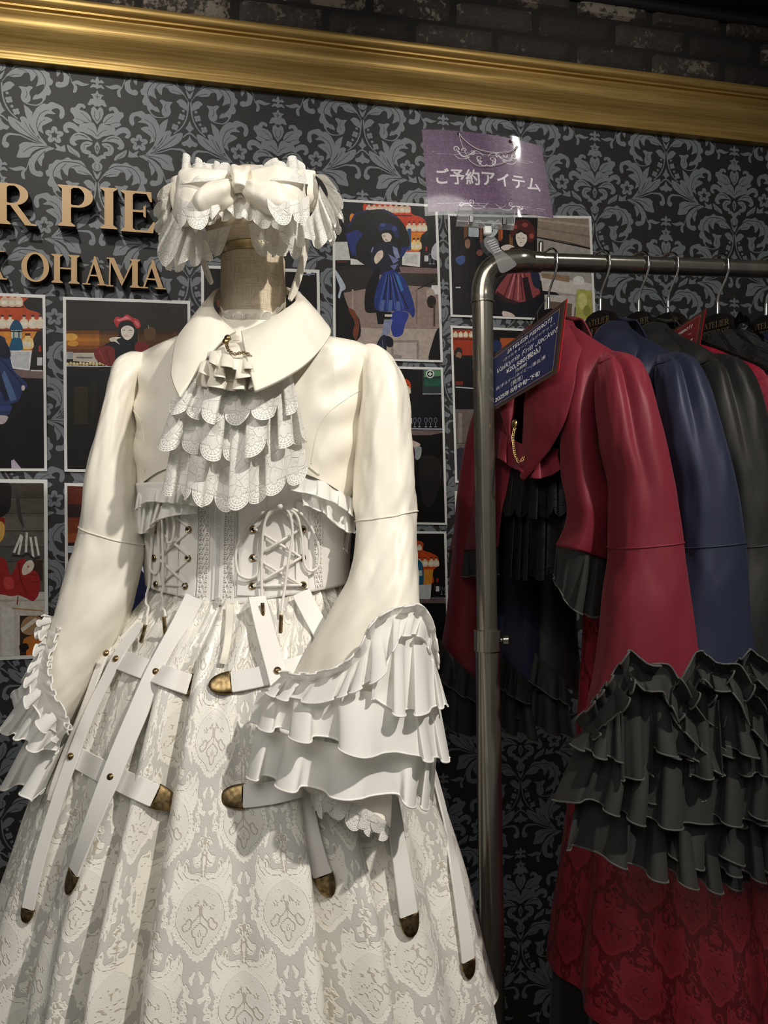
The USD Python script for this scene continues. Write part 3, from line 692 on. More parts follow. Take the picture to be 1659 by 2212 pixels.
# 3: behind the neck
s = [((30, 27, 26), Re(400, 540, 720, 1000)), ((120, 60, 34), Bl((470, 640), (490, 628), (500, 650), (486, 668), (470, 662))), ((236, 238, 246), El(667, 590, 5, 5)), ((120, 130, 160), Ln(3, (640, 594), (680, 592))), ((190, 196, 206), Bl((634, 628), (648, 630), (656, 648), (650, 664), (640, 652))), ((70, 46, 40), El(681, 678, 6, 8)), ((150, 110, 90), El(681, 682, 4, 5)), ((54, 50, 48), Re(600, 700, 700, 720)), ((60, 40, 34), Re(470, 705, 520, 930)), ((84, 100, 150), Ln(2, (664, 668), (688, 668)))]
photo_print('photo print with a dark bar scene right behind the mannequin neck', [(434, 573), (690, 583), (696, 945), (436, 940)], s)

# 4: lady in blue with a black parasol
s = [((24, 23, 23), Re(690, 400, 980, 800)), ((214, 66, 34), Bl((786, 440), (800, 444), (818, 438), (862, 446), (886, 446), (890, 462), (912, 470), (921, 484), (918, 502), (908, 512), (906, 542), (870, 542), (850, 470), (800, 462), (786, 458))), ((236, 140, 40), Po((888, 502), (914, 502), (908, 514), (906, 542), (886, 542))), ((110, 36, 20), Ln(2.6, (786, 464), (890, 466)))]
for x in (797, 808, 820, 832, 844, 856, 868, 880): s += bottle(x, 459, 19, (236, 200, 176))
for x in (884, 894, 907, 916): s += bottle(x, 499, 19, (246, 216, 180))
for x in (894, 903): s += bottle(x, 538, 22, (250, 220, 150))
s += [((36, 84, 128), Re(880, 494, 888, 540)), ((236, 140, 40), El(761, 472, 6, 11))]
s += [((214, 214, 210), Po((724, 522), (750, 522), (757, 562), (724, 562))), ((232, 230, 226), Po((757, 558), (776, 562), (792, 572), (757, 572))), ((150, 40, 30), Ln(2, (728, 566), (750, 566))), ((44, 36, 34), Po((721, 574), (800, 577), (800, 582), (721, 580)))]
s += [((232, 230, 228), Po((870, 544), (908, 544), (907, 577), (868, 572))), ((206, 206, 204), Po((874, 549), (902, 549), (902, 571), (874, 568))), ((132, 104, 106), Po((862, 576), (952, 580), (952, 591), (866, 588)))] + wine(921, 570, 36) + glasses((929, 937), 570, 22)
s += [((198, 200, 208), Bl((932, 540), (940, 526), (952, 522), (952, 560), (934, 558))), ((52, 44, 42), Re(700, 582, 812, 634)), ((156, 136, 126), Po((735, 634), (800, 622), (812, 590), (868, 588), (952, 592), (952, 790), (735, 790))), ((58, 50, 46), Po((864, 589), (952, 592), (952, 622), (868, 616))), ((176, 158, 148), Re(760, 625, 764, 730)), ((132, 114, 106), Re(898, 626, 902, 700)), ((186, 170, 160), Po((770, 708), (952, 708), (952, 790), (770, 790))), ((126, 112, 106), Ln(1.6, (800, 708), (952, 710))), ((150, 138, 130), Re(845, 735, 905, 790)), ((190, 176, 168), Re(850, 740, 900, 790)), ((30, 24, 24), Ln(2.2, (902, 625), (940, 606)))]
s += [((230, 230, 232), Re(932, 616, 948, 636)), ((186, 168, 158), El(930, 634, 9, 11)), ((50, 40, 36), El(932, 652, 10, 14)), ((84, 66, 58), Ln(4, (938, 656), (938, 705)))]
s += [((20, 20, 20), Bl((721, 584), (736, 606), (744, 640), (756, 670), (776, 690), (772, 735), (700, 735), (700, 590))), ((188, 200, 214), Bl((722, 580), (738, 602), (747, 622), (738, 630), (734, 644), (730, 640), (734, 622), (728, 604))), ((122, 66, 44), Bl((752, 668), (766, 672), (776, 700), (770, 735), (762, 720), (766, 696)))]
s += [((28, 27, 27), Bl((750, 500), (766, 462), (790, 455), (825, 452), (850, 462), (872, 484), (884, 515), (882, 535), (860, 535), (846, 560), (810, 580), (770, 560), (760, 540), (746, 512))), ((38, 52, 120), Po((746, 505), (772, 496), (784, 506), (768, 530), (770, 552), (760, 552))), ((34, 48, 116), Po((866, 535), (884, 532), (872, 552), (864, 560))), ((30, 40, 96), Ln(4, (752, 492), (768, 462), (796, 454))), ((36, 50, 110), Ln(3, (828, 452), (860, 472)))]
s += [((36, 46, 94), Bl((816, 490), (826, 482), (846, 484), (858, 492), (862, 512), (852, 510), (836, 498), (820, 500))), ((66, 84, 150), El(826, 486, 6, 4)), ((66, 84, 150), El(852, 494, 5, 5)), ((20, 18, 20), Bl((822, 508), (828, 497), (844, 497), (852, 510), (850, 528), (824, 522))), ((236, 220, 206), Bl((825, 506), (838, 503), (846, 510), (844, 520), (837, 525), (828, 518))), ((80, 50, 46), Ln(1.1, (828, 510), (833, 510))), ((160, 70, 70), Ln(1.6, (832, 518), (837, 519)))]
s += [((34, 36, 54), Bl((806, 534), (822, 526), (846, 522), (860, 534), (866, 560), (862, 578), (848, 586), (846, 592), (806, 592), (800, 570))), ((146, 156, 196), Po((848, 532), (858, 536), (864, 556), (856, 560), (850, 546))), ((120, 130, 176), Po((838, 548), (862, 562), (850, 570))), ((104, 116, 166), Po((842, 574), (860, 570), (852, 584))), ((130, 140, 184), Ln(3, (806, 534), (802, 545))), ((236, 216, 200), Bl((816, 544), (826, 541), (828, 552), (822, 562), (812, 570), (808, 558)))]
s += [((20, 19, 22), Bl((806, 590), (820, 582), (816, 640), (822, 670), (800, 676), (788, 668), (790, 625))), ((38, 56, 130), Bl((836, 586), (852, 584), (872, 600), (886, 630), (896, 668), (892, 686), (876, 672), (820, 672), (808, 655), (814, 620), (826, 592)))]
for k in range(8): s.append(((20, 24, 48) if k % 2 else (70, 96, 176), Ln(2.6, (836 + k * 2, 592), (818 + k * 9, 668))))
s += [((84, 108, 166), Po((824, 648), (832, 648), (828, 672), (820, 671))), ((84, 108, 166), Po((840, 648), (848, 648), (846, 672), (838, 672))), ((84, 108, 166), Po((856, 650), (864, 652), (866, 672), (856, 672))), ((60, 120, 190), Po((852, 590), (860, 594), (872, 626), (866, 630))), ((44, 62, 150), Bl((846, 676), (882, 676), (874, 704), (868, 724), (848, 724))), ((16, 16, 18), Po((812, 672), (846, 674), (842, 700), (816, 700))), ((226, 214, 206), Re(831, 679, 847, 684))]
s += [((140, 146, 176), Po((830, 690), (848, 690), (842, 720), (826, 735), (824, 725))), ((36, 40, 60), Bl((822, 728), (834, 726), (834, 760), (822, 768), (812, 752))), ((20, 22, 36), Bl((834, 726), (848, 732), (848, 748), (836, 748))), ((110, 120, 150), Ln(1.4, (826, 735), (828, 760))), ((28, 26, 26), Bl((944, 712), (952, 714), (952, 778), (926, 778), (934, 740))), ((150, 140, 136), Po((840, 764), (868, 768), (866, 776), (840, 774)))]
photo_print('photo print of a lady in blue holding a black parasol, left of the purple sign', [(718, 429), (945, 442), (957, 783), (720, 776)], s, margin=5.5)

# 5: below it: wine glasses on a bar, green poster
s = [((24, 23, 23), Re(690, 770, 980, 1150)), ((50, 62, 60), Re(913, 797, 955, 852)), ((90, 140, 100), Po((916, 800), (952, 800), (952, 812), (916, 815))), ((40, 90, 72), Re(916, 818, 952, 834)), ((210, 220, 214), El(929, 808, 9, 9)), ((24, 36, 32), El(929, 808, 6.5, 6.5)), ((230, 236, 230), Re(927.6, 803, 930.4, 813)), ((230, 236, 230), Re(924, 806.6, 934, 809.4)), ((196, 200, 206), Ln(2, (913, 851), (953, 851))), ((206, 78, 36), Bl((866, 820), (880, 820), (887, 830), (886, 845), (876, 856), (866, 856)))] + bottle(881, 850, 18)
s += wine(886, 920, 34) + glasses((896, 906, 920, 930, 941), 922, 20) + [((176, 180, 196), Ln(2.4, (880, 926), (956, 927))), ((116, 98, 98), Po((876, 929), (958, 930), (958, 934), (930, 940), (876, 940))), ((20, 19, 19), Re(870, 940, 960, 1128)), ((206, 182, 172), Bl((880, 948), (896, 953), (908, 960), (900, 968), (884, 962))), ((150, 160, 160), Bl((895, 968), (910, 966), (908, 988), (898, 992))), ((96, 44, 60), Bl((880, 958), (894, 966), (896, 990), (882, 1000))), ((40, 52, 96), Bl((880, 980), (890, 984), (888, 1005), (880, 1008))), ((36, 33, 32), Bl((905, 1000), (935, 985), (955, 1010), (940, 1080), (915, 1090)))]
photo_print('photo print of wine glasses and green poster, beside the right white sleeve', [(722, 788), (957, 794), (966, 1134), (724, 1130)], s, margin=5)

# 6: lower: orange shelf again
s = [((22, 21, 21), Re(690, 1130, 990, 1520)), ((190, 74, 32), Bl((860, 1172), (911, 1170), (914, 1188), (930, 1194), (946, 1204), (945, 1222), (934, 1236), (932, 1262), (860, 1264))), ((216, 140, 50), Po((916, 1230), (936, 1230), (932, 1262), (914, 1262)))]
for x in (906,): s += bottle(x, 1188, 14)
for x in (906, 918, 932, 942): s += bottle(x, 1223, 18)
s += [((30, 90, 122), Bl((896, 1212), (908, 1212), (914, 1226), (914, 1262), (896, 1262))), ((180, 190, 190), Re(898, 1232, 912, 1244)), ((196, 200, 200), Po((900, 1264), (932, 1262), (930, 1294), (900, 1294)))] + wine(945, 1282, 32) + glasses((954, 962), 1284, 16) + [((176, 180, 196), Ln(2, (932, 1292), (966, 1292))), ((110, 92, 90), Re(895, 1294, 968, 1303)), ((18, 17, 17), Re(890, 1303, 970, 1500))]
photo_print('photo print of an orange bar shelf with a blue lantern, behind the white sleeve elbow', [(724, 1146), (964, 1148), (973, 1490), (728, 1485)], s, margin=5)

# 7: lady in a pink frilled dress, horizontal print
s = [((34, 31, 32), Re(950, 440, 1300, 720)), ((26, 26, 30), Re(960, 480, 1070, 690)), ((120, 74, 44), Re(1002, 480, 1010, 520)), ((120, 74, 44), Re(1036, 480, 1042, 524)), ((150, 80, 50), Re(1076, 478, 1084, 520)), ((180, 190, 198), Re(1012, 476, 1034, 512)), ((196, 206, 210), El(1060, 494, 16, 18)), ((30, 28, 28), El(1054, 494, 11, 15)), ((196, 90, 50), Re(1082, 480, 1086, 516)), ((128, 84, 52), Re(1100, 506, 1108, 534))]
s += [((150, 134, 120), Po((1162, 460), (1290, 464), (1290, 538), (1160, 512))), ((176, 158, 140), Ln(5, (1162, 474), (1280, 490))), ((132, 118, 106), Ln(4, (1162, 492), (1280, 512))), ((60, 56, 54), Ln(1.6, (1160, 512), (1220, 522), (1280, 537))), ((164, 158, 154), Po((1160, 514), (1280, 540), (1290, 700), (1160, 600)))]
s += [((34, 30, 34), Bl((998, 530), (1004, 514), (1018, 512), (1026, 530), (1028, 690), (975, 690), (978, 560), (990, 544))), ((150, 110, 90), El(1010, 526, 6, 11)), ((24, 22, 24), Ln(3, (1003, 518), (1010, 514), (1017, 518))), ((70, 92, 150), Bl((984, 558), (1002, 552), (1004, 566), (992, 572))), ((124, 76, 66), El(1036, 546, 7, 7)), ((210, 212, 216), Ln(2.5, (984, 621), (995, 621)))]
s += [((84, 40, 40), Bl((1102, 488), (1116, 476), (1140, 476), (1156, 496), (1154, 518), (1142, 524), (1136, 506), (1122, 496), (1112, 506), (1104, 514))), ((150, 70, 66), El(1112, 490, 6, 5)), ((150, 70, 66), El(1134, 486, 6, 5)), ((160, 82, 72), El(1148, 510, 5, 6)), ((232, 222, 210), Bl((1114, 508), (1124, 500), (1136, 506), (1138, 520), (1128, 533), (1118, 528))), ((40, 30, 30), Ln(1.2, (1118, 514), (1122, 514))), ((40, 30, 30), Ln(1.2, (1129, 514), (1134, 515))), ((170, 100, 90), Ln(1.4, (1123, 524), (1128, 524))), ((30, 24, 28), Ln(3, (1116, 504), (1126, 499), (1136, 506)))]
s += [((226, 216, 206), Bl((1082, 534), (1096, 528), (1112, 534), (1104, 546), (1090, 542))), ((60, 34, 40), Bl((1098, 540), (1132, 536), (1146, 560), (1144, 592), (1100, 592))), ((146, 70, 74), Bl((1104, 588), (1142, 588), (1158, 610), (1166, 636), (1140, 654), (1108, 654), (1078, 640), (1070, 630), (1090, 600)))]
for k in range(7): s.append(((196, 120, 122) if k % 2 else (96, 40, 46), Ln(3, (1108 + k * 4, 592), (1086 + k * 11, 648))))
s += [((60, 34, 40), Ln(8, (1072, 632), (1090, 646), (1120, 657), (1146, 654), (1166, 638))), ((40, 28, 34), Po((1128, 600), (1140, 598), (1152, 650), (1136, 652))), ((26, 26, 36), Bl((1070, 648), (1110, 658), (1170, 640), (1176, 670), (1150, 684), (1080, 682))), ((214, 196, 186), Bl((1086, 672), (1104, 676), (1112, 684), (1088, 684))), ((40, 46, 66), Bl((1146, 582), (1164, 590), (1166, 622), (1152, 616)))]
s += [((206, 200, 194), Po((1168, 596), (1278, 612), (1278, 640), (1172, 628))), ((150, 124, 100), Po((1170, 590), (1230, 596), (1230, 610), (1170, 600))), ((190, 184, 178), Po((1176, 636), (1243, 640), (1240, 690), (1176, 684))), ((110, 92, 76), Po((1182, 650), (1236, 656), (1234, 690), (1182, 688))), ((176, 174, 92), Po((1246, 624), (1278, 628), (1280, 692), (1242, 690))), ((206, 204, 130), El(1258, 650, 10, 18)), ((140, 142, 70), El(1268, 672, 8, 12)), ((226, 224, 220), El(1250, 606, 12, 10))]
photo_print('photo print of a lady in a pink ruffled dress behind the rack corner', [(967, 462), (1277, 467), (1287, 696), (973, 684)], s, margin=5)

# 8, 9: below it
s = [((28, 26, 26), Re(960, 690, 1240, 1060)), ((170, 60, 34), Po((978, 712), (1020, 712), (1030, 768), (978, 768))), ((100, 34, 22), Ln(3, (978, 732), (1040, 734))), ((186, 90, 50), Re(1080, 730, 1120, 790))]
for x in (984, 995, 1006, 1018): s += bottle(x, 728, 14)
s += [((52, 40, 36), El(990, 762, 9, 12)), ((150, 110, 90), El(991, 768, 6, 8)), ((24, 24, 26), Bl((980, 775), (1000, 778), (1022, 800), (1028, 836), (978, 832))), ((40, 54, 90), El(1072, 748, 12, 14)), ((120, 44, 34), Re(984, 824, 1000, 832)), ((190, 196, 206), Ln(2.4, (984, 836), (1060, 842))), ((110, 98, 94), Re(980, 884, 1060, 1040)), ((140, 128, 122), Re(990, 892, 998, 960)), ((86, 76, 72), Ln(2, (984, 958), (1010, 958))), ((54, 54, 64), Bl((984, 975), (1008, 970), (1020, 1000), (1010, 1034), (988, 1034)))]
photo_print('photo print of a man in black at a bar, partly behind the steel upright', [(973, 703), (1215, 714), (1225, 1046), (983, 1043)], s, margin=5)
s = [((26, 25, 25), Re(960, 1050, 1260, 1420)), ((50, 44, 42), Re(1000, 1100, 1200, 1300))]
photo_print('dark photo print half covered by the red sleeve', [(982, 1061), (1225, 1066), (1232, 1400), (990, 1392)], s, margin=5)

# 10: lower left: red sleeve, candles and a fireplace
s = [((96, 90, 82), Re(-200, 1020, 120, 1440))]
for y, c in ((1045, (70, 62, 54)), (1078, (92, 84, 76)), (1116, (108, 102, 94)), (1150, (98, 96, 90)), (1182, (84, 84, 78))): s += [(c, Re(-200, y, 120, y + 30)), ((44, 40, 36), Ln(1.4, (-200, y + 31), (120, y + 31)))]
s += [((30, 26, 26), Bl((-40, 1040), (18, 1042), (24, 1080), (14, 1110), (-40, 1130))), ((64, 58, 52), Bl((28, 1040), (40, 1060), (46, 1110), (52, 1140), (40, 1120), (34, 1080))), ((140, 40, 30), Po((-30, 1105), (10, 1120), (10, 1150), (-30, 1160))), ((226, 176, 90), Bl((-20, 1130), (8, 1130), (6, 1165), (-20, 1175)))]
for p in ((30, 1194, 46, 1155), (40, 1198, 48, 1158), (56, 1193, 58, 1150), (72, 1204, 66, 1160), (84, 1200, 76, 1159)): s.append(((226, 222, 214), Ln(5, p[:2], p[2:])))
s += [((50, 46, 46), Ln(5, (26, 1200), (48, 1202), (60, 1196), (74, 1208), (86, 1204))), ((64, 44, 36), Re(70, 1210, 92, 1255))]
s += [((206, 200, 190), Po((-200, 1284), (120, 1278), (120, 1430), (-200, 1430))), ((184, 176, 164), Ln(4, (-190, 1300), (120, 1296))), ((222, 218, 210), Po((4, 1312), (30, 1312), (30, 1425), (4, 1425))), ((174, 140, 84), Ln(3, (26, 1314), (94, 1320))), ((60, 44, 34), Re(43, 1330, 96, 1424)), ((172, 138, 100), Bl((46, 1348), (60, 1332), (88, 1334), (92, 1360), (70, 1372), (48, 1366))), ((226, 214, 196), Po((44, 1358), (76, 1334), (82, 1340), (48, 1366))), ((196, 120, 50), Bl((52, 1380), (88, 1372), (90, 1404), (56, 1404))), ((34, 28, 28), Bl((42, 1394), (58, 1390), (62, 1406), (46, 1408))), ((226, 120, 50), Bl((58, 1404), (80, 1396), (84, 1412), (60, 1418)))]
s += [((158, 40, 40), Bl((-60, 1200), (6, 1205), (18, 1230), (22, 1242), (34, 1225), (38, 1212), (52, 1206), (56, 1212), (48, 1226), (52, 1240), (74, 1232), (86, 1250), (84, 1282), (72, 1298), (56, 1292), (40, 1286), (24, 1288), (0, 1284), (-60, 1284))), ((120, 24, 26), Ln(3, (40, 1216), (44, 1250), (56, 1280))), ((124, 28, 30), Ln(2, (66, 1240), (82, 1244))), ((124, 28, 30), Ln(2, (66, 1256), (84, 1258))), ((196, 70, 66), Bl((8, 1250), (26, 1248), (30, 1270), (12, 1272))), ((120, 24, 26), Ln(2, (39, 1288), (37, 1306))), ((226, 214, 200), Bl((48, 1228), (56, 1214), (68, 1210), (74, 1222), (66, 1236), (50, 1242))), ((176, 120, 100), El(61, 1224, 2.4, 3))]
photo_print('photo print of a red frilled sleeve, candles and fireplace, lowest at the left edge', [(-175, 1033), (102.5, 1036), (105, 1421), (-175, 1435)], s, margin=8)

# 11: behind the left sleeve
s = [((40, 34, 32), Re(120, 1030, 440, 1440)), ((96, 40, 28), Re(147, 1050, 200, 1090)), ((50, 34, 30), Re(147, 1092, 205, 1118)), ((130, 62, 34), Re(147, 1118, 215, 1152)), ((156, 84, 44), Re(147, 1152, 215, 1172)), ((24, 22, 24), Ln(3, (147, 1176), (215, 1178))), ((190, 196, 206), Re(147, 1179, 215, 1194)), ((70, 50, 40), Re(147, 1194, 200, 1300)), ((18, 22, 50), Re(262, 1050, 440, 1440))]
s += [((206, 212, 226), Bl((288, 1200), (304, 1188), (314, 1198), (306, 1216), (292, 1218))), ((190, 196, 216), Ln(2.4, (306, 1186), (318, 1158))), ((190, 196, 216), Ln(2.4, (304, 1216), (324, 1262))), ((190, 196, 216), Ln(4, (280, 1234), (294, 1234))), ((190, 196, 216), Ln(4, (280, 1258), (290, 1258))), ((190, 196, 216), Ln(5, (304, 1226), (316, 1240)))]
photo_print('photo print with navy half and orange shelf, seen round the left white sleeve', [(139, 1043), (418, 1052), (424, 1424), (142, 1420)], s)
# ------------------------------------------------------------------ the dressed mannequin
YB, PHI = 1.15, math.radians(9)
SIDE = np.array([math.cos(PHI), -math.sin(PHI), 0]); FRONT = np.array([-math.sin(PHI), -math.cos(PHI), 0])

def zof(py, Y=YB): return ZC - (py - YH) / F * Y
def spow(a, e): return np.sign(a) * np.abs(a) ** e

class Body:
    """stacked sections: rows of (py, left px, right px, depth radius) as seen at the figure's own distance"""
    def __init__(s, rows, e=.9):
        r = np.array(rows, float)
        s.e = e; s.f = PchipInterpolator(r[:, 0], np.stack([((r[:, 1] + r[:, 2]) / 2 - CX) / F * YB, (r[:, 2] - r[:, 1]) / 2 / F * YB, r[:, 3]], -1), axis=0)
    def __call__(s, py, th, grow=0.0):
        py, th = np.broadcast_arrays(np.asarray(py, float), np.asarray(th, float))
        c = s.f(py); rx, ry = c[..., 1] + grow, c[..., 2] + grow
        o = np.stack([c[..., 0], np.full_like(py, YB), zof(py)], -1)
        return o + SIDE * (rx * spow(np.sin(th), s.e))[..., None] + FRONT * (ry * spow(np.cos(th), s.e))[..., None]

def fold_noise(P, scale, amp, seed=0):
    """displacement along the normals by stretched noise"""
    n = meshkit.fbm(P * np.asarray(scale), 3, seed) - .5
    return P + gnormals(P) * (n * amp * 2)[..., None]

def loft(rows, M=70, N=48, closed=True, e=.85):
    """tube through cross-sections (ax, ay, bx, by, Y, d): pixel ends A and B of each section at depth Y, d its half depth"""
    r = dense(np.array(rows, float), M)
    A, B = W(r[:, 0], r[:, 1], r[:, 4]), W(r[:, 2], r[:, 3], r[:, 4])
    c, h = (A + B) / 2, (B - A) / 2
    th = np.linspace(0, 2 * PI, N, endpoint=False)
    return c[:, None] + h[:, None] * spow(np.cos(th), e)[None, :, None] + np.array([0, -1.0, 0]) * (r[:, 5][:, None] * spow(np.sin(th), e)[None])[..., None], th

def flounce(top, hem, n, amp, seed=0, nu=220, nv=18, lat=.5, power=.75, up=None, sag=0.0, swing=(0, -1, 0), jitter=.62):
    """gathered strip from a top path to a hem path, both (px, py, Y); amp is the fold depth at the hem"""
    r = np.random.default_rng(seed)
    T = spline(np.array([W(*p) for p in top]), nu); H = spline(np.array([W(*p) for p in hem]), nu)
    u = np.linspace(0, 1, nu)
    n = n * .66 if lat >= .8 else n * .62
    k = max(4, int(n)); warp = np.interp(u, np.linspace(0, 1, k + 1), np.linspace(0, 1, k + 1) + np.r_[0, r.uniform(-jitter, jitter, k - 1) / k, 0])
    am = np.interp(u, np.linspace(0, 1, k + 1), r.uniform(.35, 1.4, k + 1))
    ph = 2 * PI * n * warp + r.uniform(0, 6)
    w1 = np.sin(ph); w2 = -np.sin(2 * ph)
    lam = np.linalg.norm(np.diff(H, axis=0), axis=1).sum() / n / (4 * PI)
    v = np.linspace(0, 1, nv)
    P = T[None] * (1 - v[:, None, None]) + H[None] * v[:, None, None]
    tang = unit(np.gradient(P, axis=1))
    g = (v ** power)[:, None] * (am * amp)[None]
    P = P + np.asarray(swing, float) * (g * w1[None])[..., None] + tang * ((v ** power)[:, None] * (am * lam * 2.4 * lat * w2)[None])[..., None]
    dn = unit(H - T)
    P = P + dn[None] * (g * (.06 * w1[None] + .06))[..., None]
    # small creases
    nz = meshkit.fbm(np.stack([np.broadcast_to(u * n * 2.3, (nv, nu)), np.broadcast_to(v[:, None] * 1.5, (nv, nu)), np.full((nv, nu), seed * 3.3)], -1), 2, seed) - .5
    P = P + np.asarray(swing, float) * (nz * amp * .5 * (v ** .6)[:, None])[..., None]
    return P

def lace_uv(P, scallop):
    """st for lace: scallops counted along the hem (last row), height above the hem"""
    s = np.r_[0, np.cumsum(np.linalg.norm(np.diff(P[-1] * np.array([1, .55, 1]), axis=0), axis=1))]
    k = max(1, round(s[-1] / scallop)); u = s / s[-1] * k
    d = np.linalg.norm(np.diff(P, axis=0), axis=2)
    v = np.vstack([np.cumsum(d[::-1], axis=0)[::-1], np.zeros((1, P.shape[1]))]).mean(1) / scallop
    return np.stack(np.broadcast_arrays(u[None], v[:, None]), -1).reshape(-1, 2)

def add_flounce(parent, name, P, mat, hem_mat=None, hem_r=.0011, uv=None):
    m = part(parent, name, gridmesh(P), mat, uv=uv)
    if hem_mat is not None: part(m if m.count('/') < 4 else parent, 'rolled_hem', sweep(P[-1], hem_r, 6), hem_mat)
    return m

# --- mannequin itself
XB = (547 - CX) / F * YB
def linen():
    g = G(); pos = g.add('texture_coordinate') + '.object'
    a = g.add('noise_texture', vector=g.add('mapping', vector=pos, scale=(900, 900, 60)) + '.vector', scale=1.0, detail=2.0) + '.fac'
    b = g.add('noise_texture', vector=g.add('mapping', vector=pos, scale=(50, 50, 1100)) + '.vector', scale=1.0, detail=2.0) + '.fac'
    w = g.m('maximum', g.step(a, .5, .72), g.step(b, .5, .7))
    col = g.mixc(w, tuple(lin((216, 202, 178))), tuple(lin((186, 170, 146))))
    nrm = g.add('bump', height=w, strength=.3, distance=.0008) + '.normal'
    return g.make('natural_linen', g.add('principled_bsdf', base_color=col, roughness=.85, normal=nrm) + '.BSDF')
M['linen'] = linen()
man = thing('mannequin', 'linen covered display mannequin with brass neck ring, wearing the white outfit', 'mannequin', (XB, YB, 0))
zr = zof(548)
part(man, 'neck', lathe([(.001, 0), (.0455, 0), (.0462, -.004), (.0468, -.04), (.0485, -.08), (.052, -.115), (.060, -.135), (.001, -.137)], (XB, YB, zof(557)), sides=56), M['linen'], smooth=40)
part(man, 'neck_ring', lathe([(.001, .008), (.044, .008), (.0472, .0062), (.0478, .003), (.0478, -.003), (.0472, -.0062), (.044, -.0075), (.001, -.0075)], (XB, YB, zr - .001), sides=56), M['ring_brass'], smooth=40)
zd = zof(541)
part(man, 'head_block', lathe([(.001, 0), (.044, 0), (.054, .006), (.064, .017), (.0705, .034), (.0715, .052), (.068, .072), (.056, .094), (.036, .110), (.015, .117), (.0005, .118)], (XB, YB, zd), sides=64), M['linen'], smooth=50)
part(man, 'torso', lathe([(.001, 0), (.05, 0), (.10, -.05), (.10, -.16), (.085, -.30), (.06, -.36), (.001, -.37)], (XB + .005, YB + .01, zof(690)), sides=40), M['linen'], smooth=40)
part(man, 'stand_pole', lathe([(.001, 0), (.014, 0), (.014, zof(1240)), (.001, zof(1240))], (XB, YB, 0), sides=20), M['ring_brass'], smooth=40)
part(man, 'stand_base', lathe([(.001, 0), (.17, 0), (.17, .008), (.16, .014), (.02, .02), (.001, .02)], (XB, YB, 0), sides=48), M['ring_brass'], smooth=40)

# --- jacket
JB = Body([(640, 486, 612, .05), (690, 476, 624, .056), (706, 458, 642, .063), (722, 418, 686, .071), (738, 366, 742, .079), (754, 318, 792, .087), (772, 290, 816, .092), (800, 282, 815, .097), (850, 283, 808, .107), (900, 285, 800, .115), (960, 288, 793, .118), (1020, 292, 786, .112), (1100, 302, 768, .104)])
jk = thing('jacket', 'cropped ivory satin jacket with wide pointed collar and chiffon ruffled bell sleeves on the mannequin', 'jacket', (XB, YB, zof(690)))
th = np.linspace(-PI, PI, 201)
def hem_py(t):
    a = np.abs(t); return np.interp(a, [0, .35, .6, .9, 1.3, PI], [1010, 1012, 1026, 1048, 1082, 1085])
v = np.linspace(0, 1, 90)[:, None]
py = 688 + (hem_py(th)[None] - 688) * v
P = JB(py, np.broadcast_to(th, py.shape))
P = fold_noise(P, (9, 9, 14), .008, 3)
# drag folds from the armpits
fa = np.exp(-((np.abs(th)[None] - 1.05) / .35) ** 2) * np.exp(-((v - .62) / .3) ** 2)
P = P + gnormals(P) * (fa * .0035 * np.sin(v * 26 + np.abs(th)[None] * 9))[..., None] * -1
jmesh = gridmesh(P)
part(jk, 'bodice', jmesh, M['satin'])
pb = np.linspace(940, 1100, 20)[:, None]
part(jk, 'inner_band', gridmesh(JB(pb, np.broadcast_to(th, (20, 201)), -.004)), M['satin'])
jc = Caster(gridmesh(P[::3, ::3]))
def seam(parent, pts, caster, r=.0011, mat='satin', name='seam', lift=.0002):
    q, _ = caster(spline(np.array(pts, float), 36), lift); part(parent, name, sweep(ndimage.gaussian_filter1d(q, 1, axis=0), r, 6), M[mat])
seam(jk, [(778, 842), (738, 868), (702, 898), (684, 935), (676, 975), (672, 1004)], jc)
seam(jk, [(286, 872), (304, 905), (312, 960), (312, 1005), (322, 1040)], jc)
seam(jk, [(284, 880), (307, 912)], jc)
hp, _ = jc(spline(np.array([(667, 1008), (700, 1035), (735, 1065), (768, 1084)], float), 30), .0008); part(jk, 'hem_piping', sweep(hp, .0016, 6), M['satin'])
hp, _ = jc(spline(np.array([(345, 1018), (322, 1040), (304, 1062)], float), 20), .0008); part(jk, 'hem_piping', sweep(hp, .0016, 6), M['satin'])

def sleeve(rows, seed, seam_row, amp, name='sleeve'):
    P, t = loft(rows, 110, 72)
    m = np.linspace(0, 1, 110)[:, None]
    n = meshkit.fbm(np.stack(np.broadcast_arrays(np.cos(t)[None] * 1.3 + m * 3.0, np.sin(t)[None] * 1.3, m * 5 + seed), -1), 3, seed) - .5
    ridge = np.sin(t[None] * 2 + m * 6 + seed) * .22 + np.sin(t[None] * 4 - m * 9 + 2 * seed) * .10
    P = P + gnormals(P) * ((n * 2 + ridge) * amp * np.minimum(1, m * 5 + .15))[..., None] * -1
    s = part(jk, name, gridmesh(P, cv=True), M['satin'])
    k = int(seam_row * 109)
    ring = np.vstack([P[k], P[k, :1]])
    part(s, 'elbow_seam', sweep(ring + unit(ring - ring[:-1].mean(0)) * .0004, .0012, 6), M['satin'])
    return P, s
SR, sl1 = sleeve([(292, 762, 330, 768, 1.15, .02), (268, 776, 318, 810, 1.145, .04), (250, 830, 304, 880, 1.14, .048), (222, 930, 298, 980, 1.13, .052), (200, 1030, 300, 1080, 1.12, .054), (180, 1140, 313, 1180, 1.11, .055), (160, 1215, 298, 1262, 1.10, .056), (138, 1295, 272, 1350, 1.09, .06), (116, 1370, 236, 1420, 1.08, .064), (98, 1440, 196, 1492, 1.07, .068), (86, 1492, 152, 1568, 1.06, .07)], 2, .5, .0085)
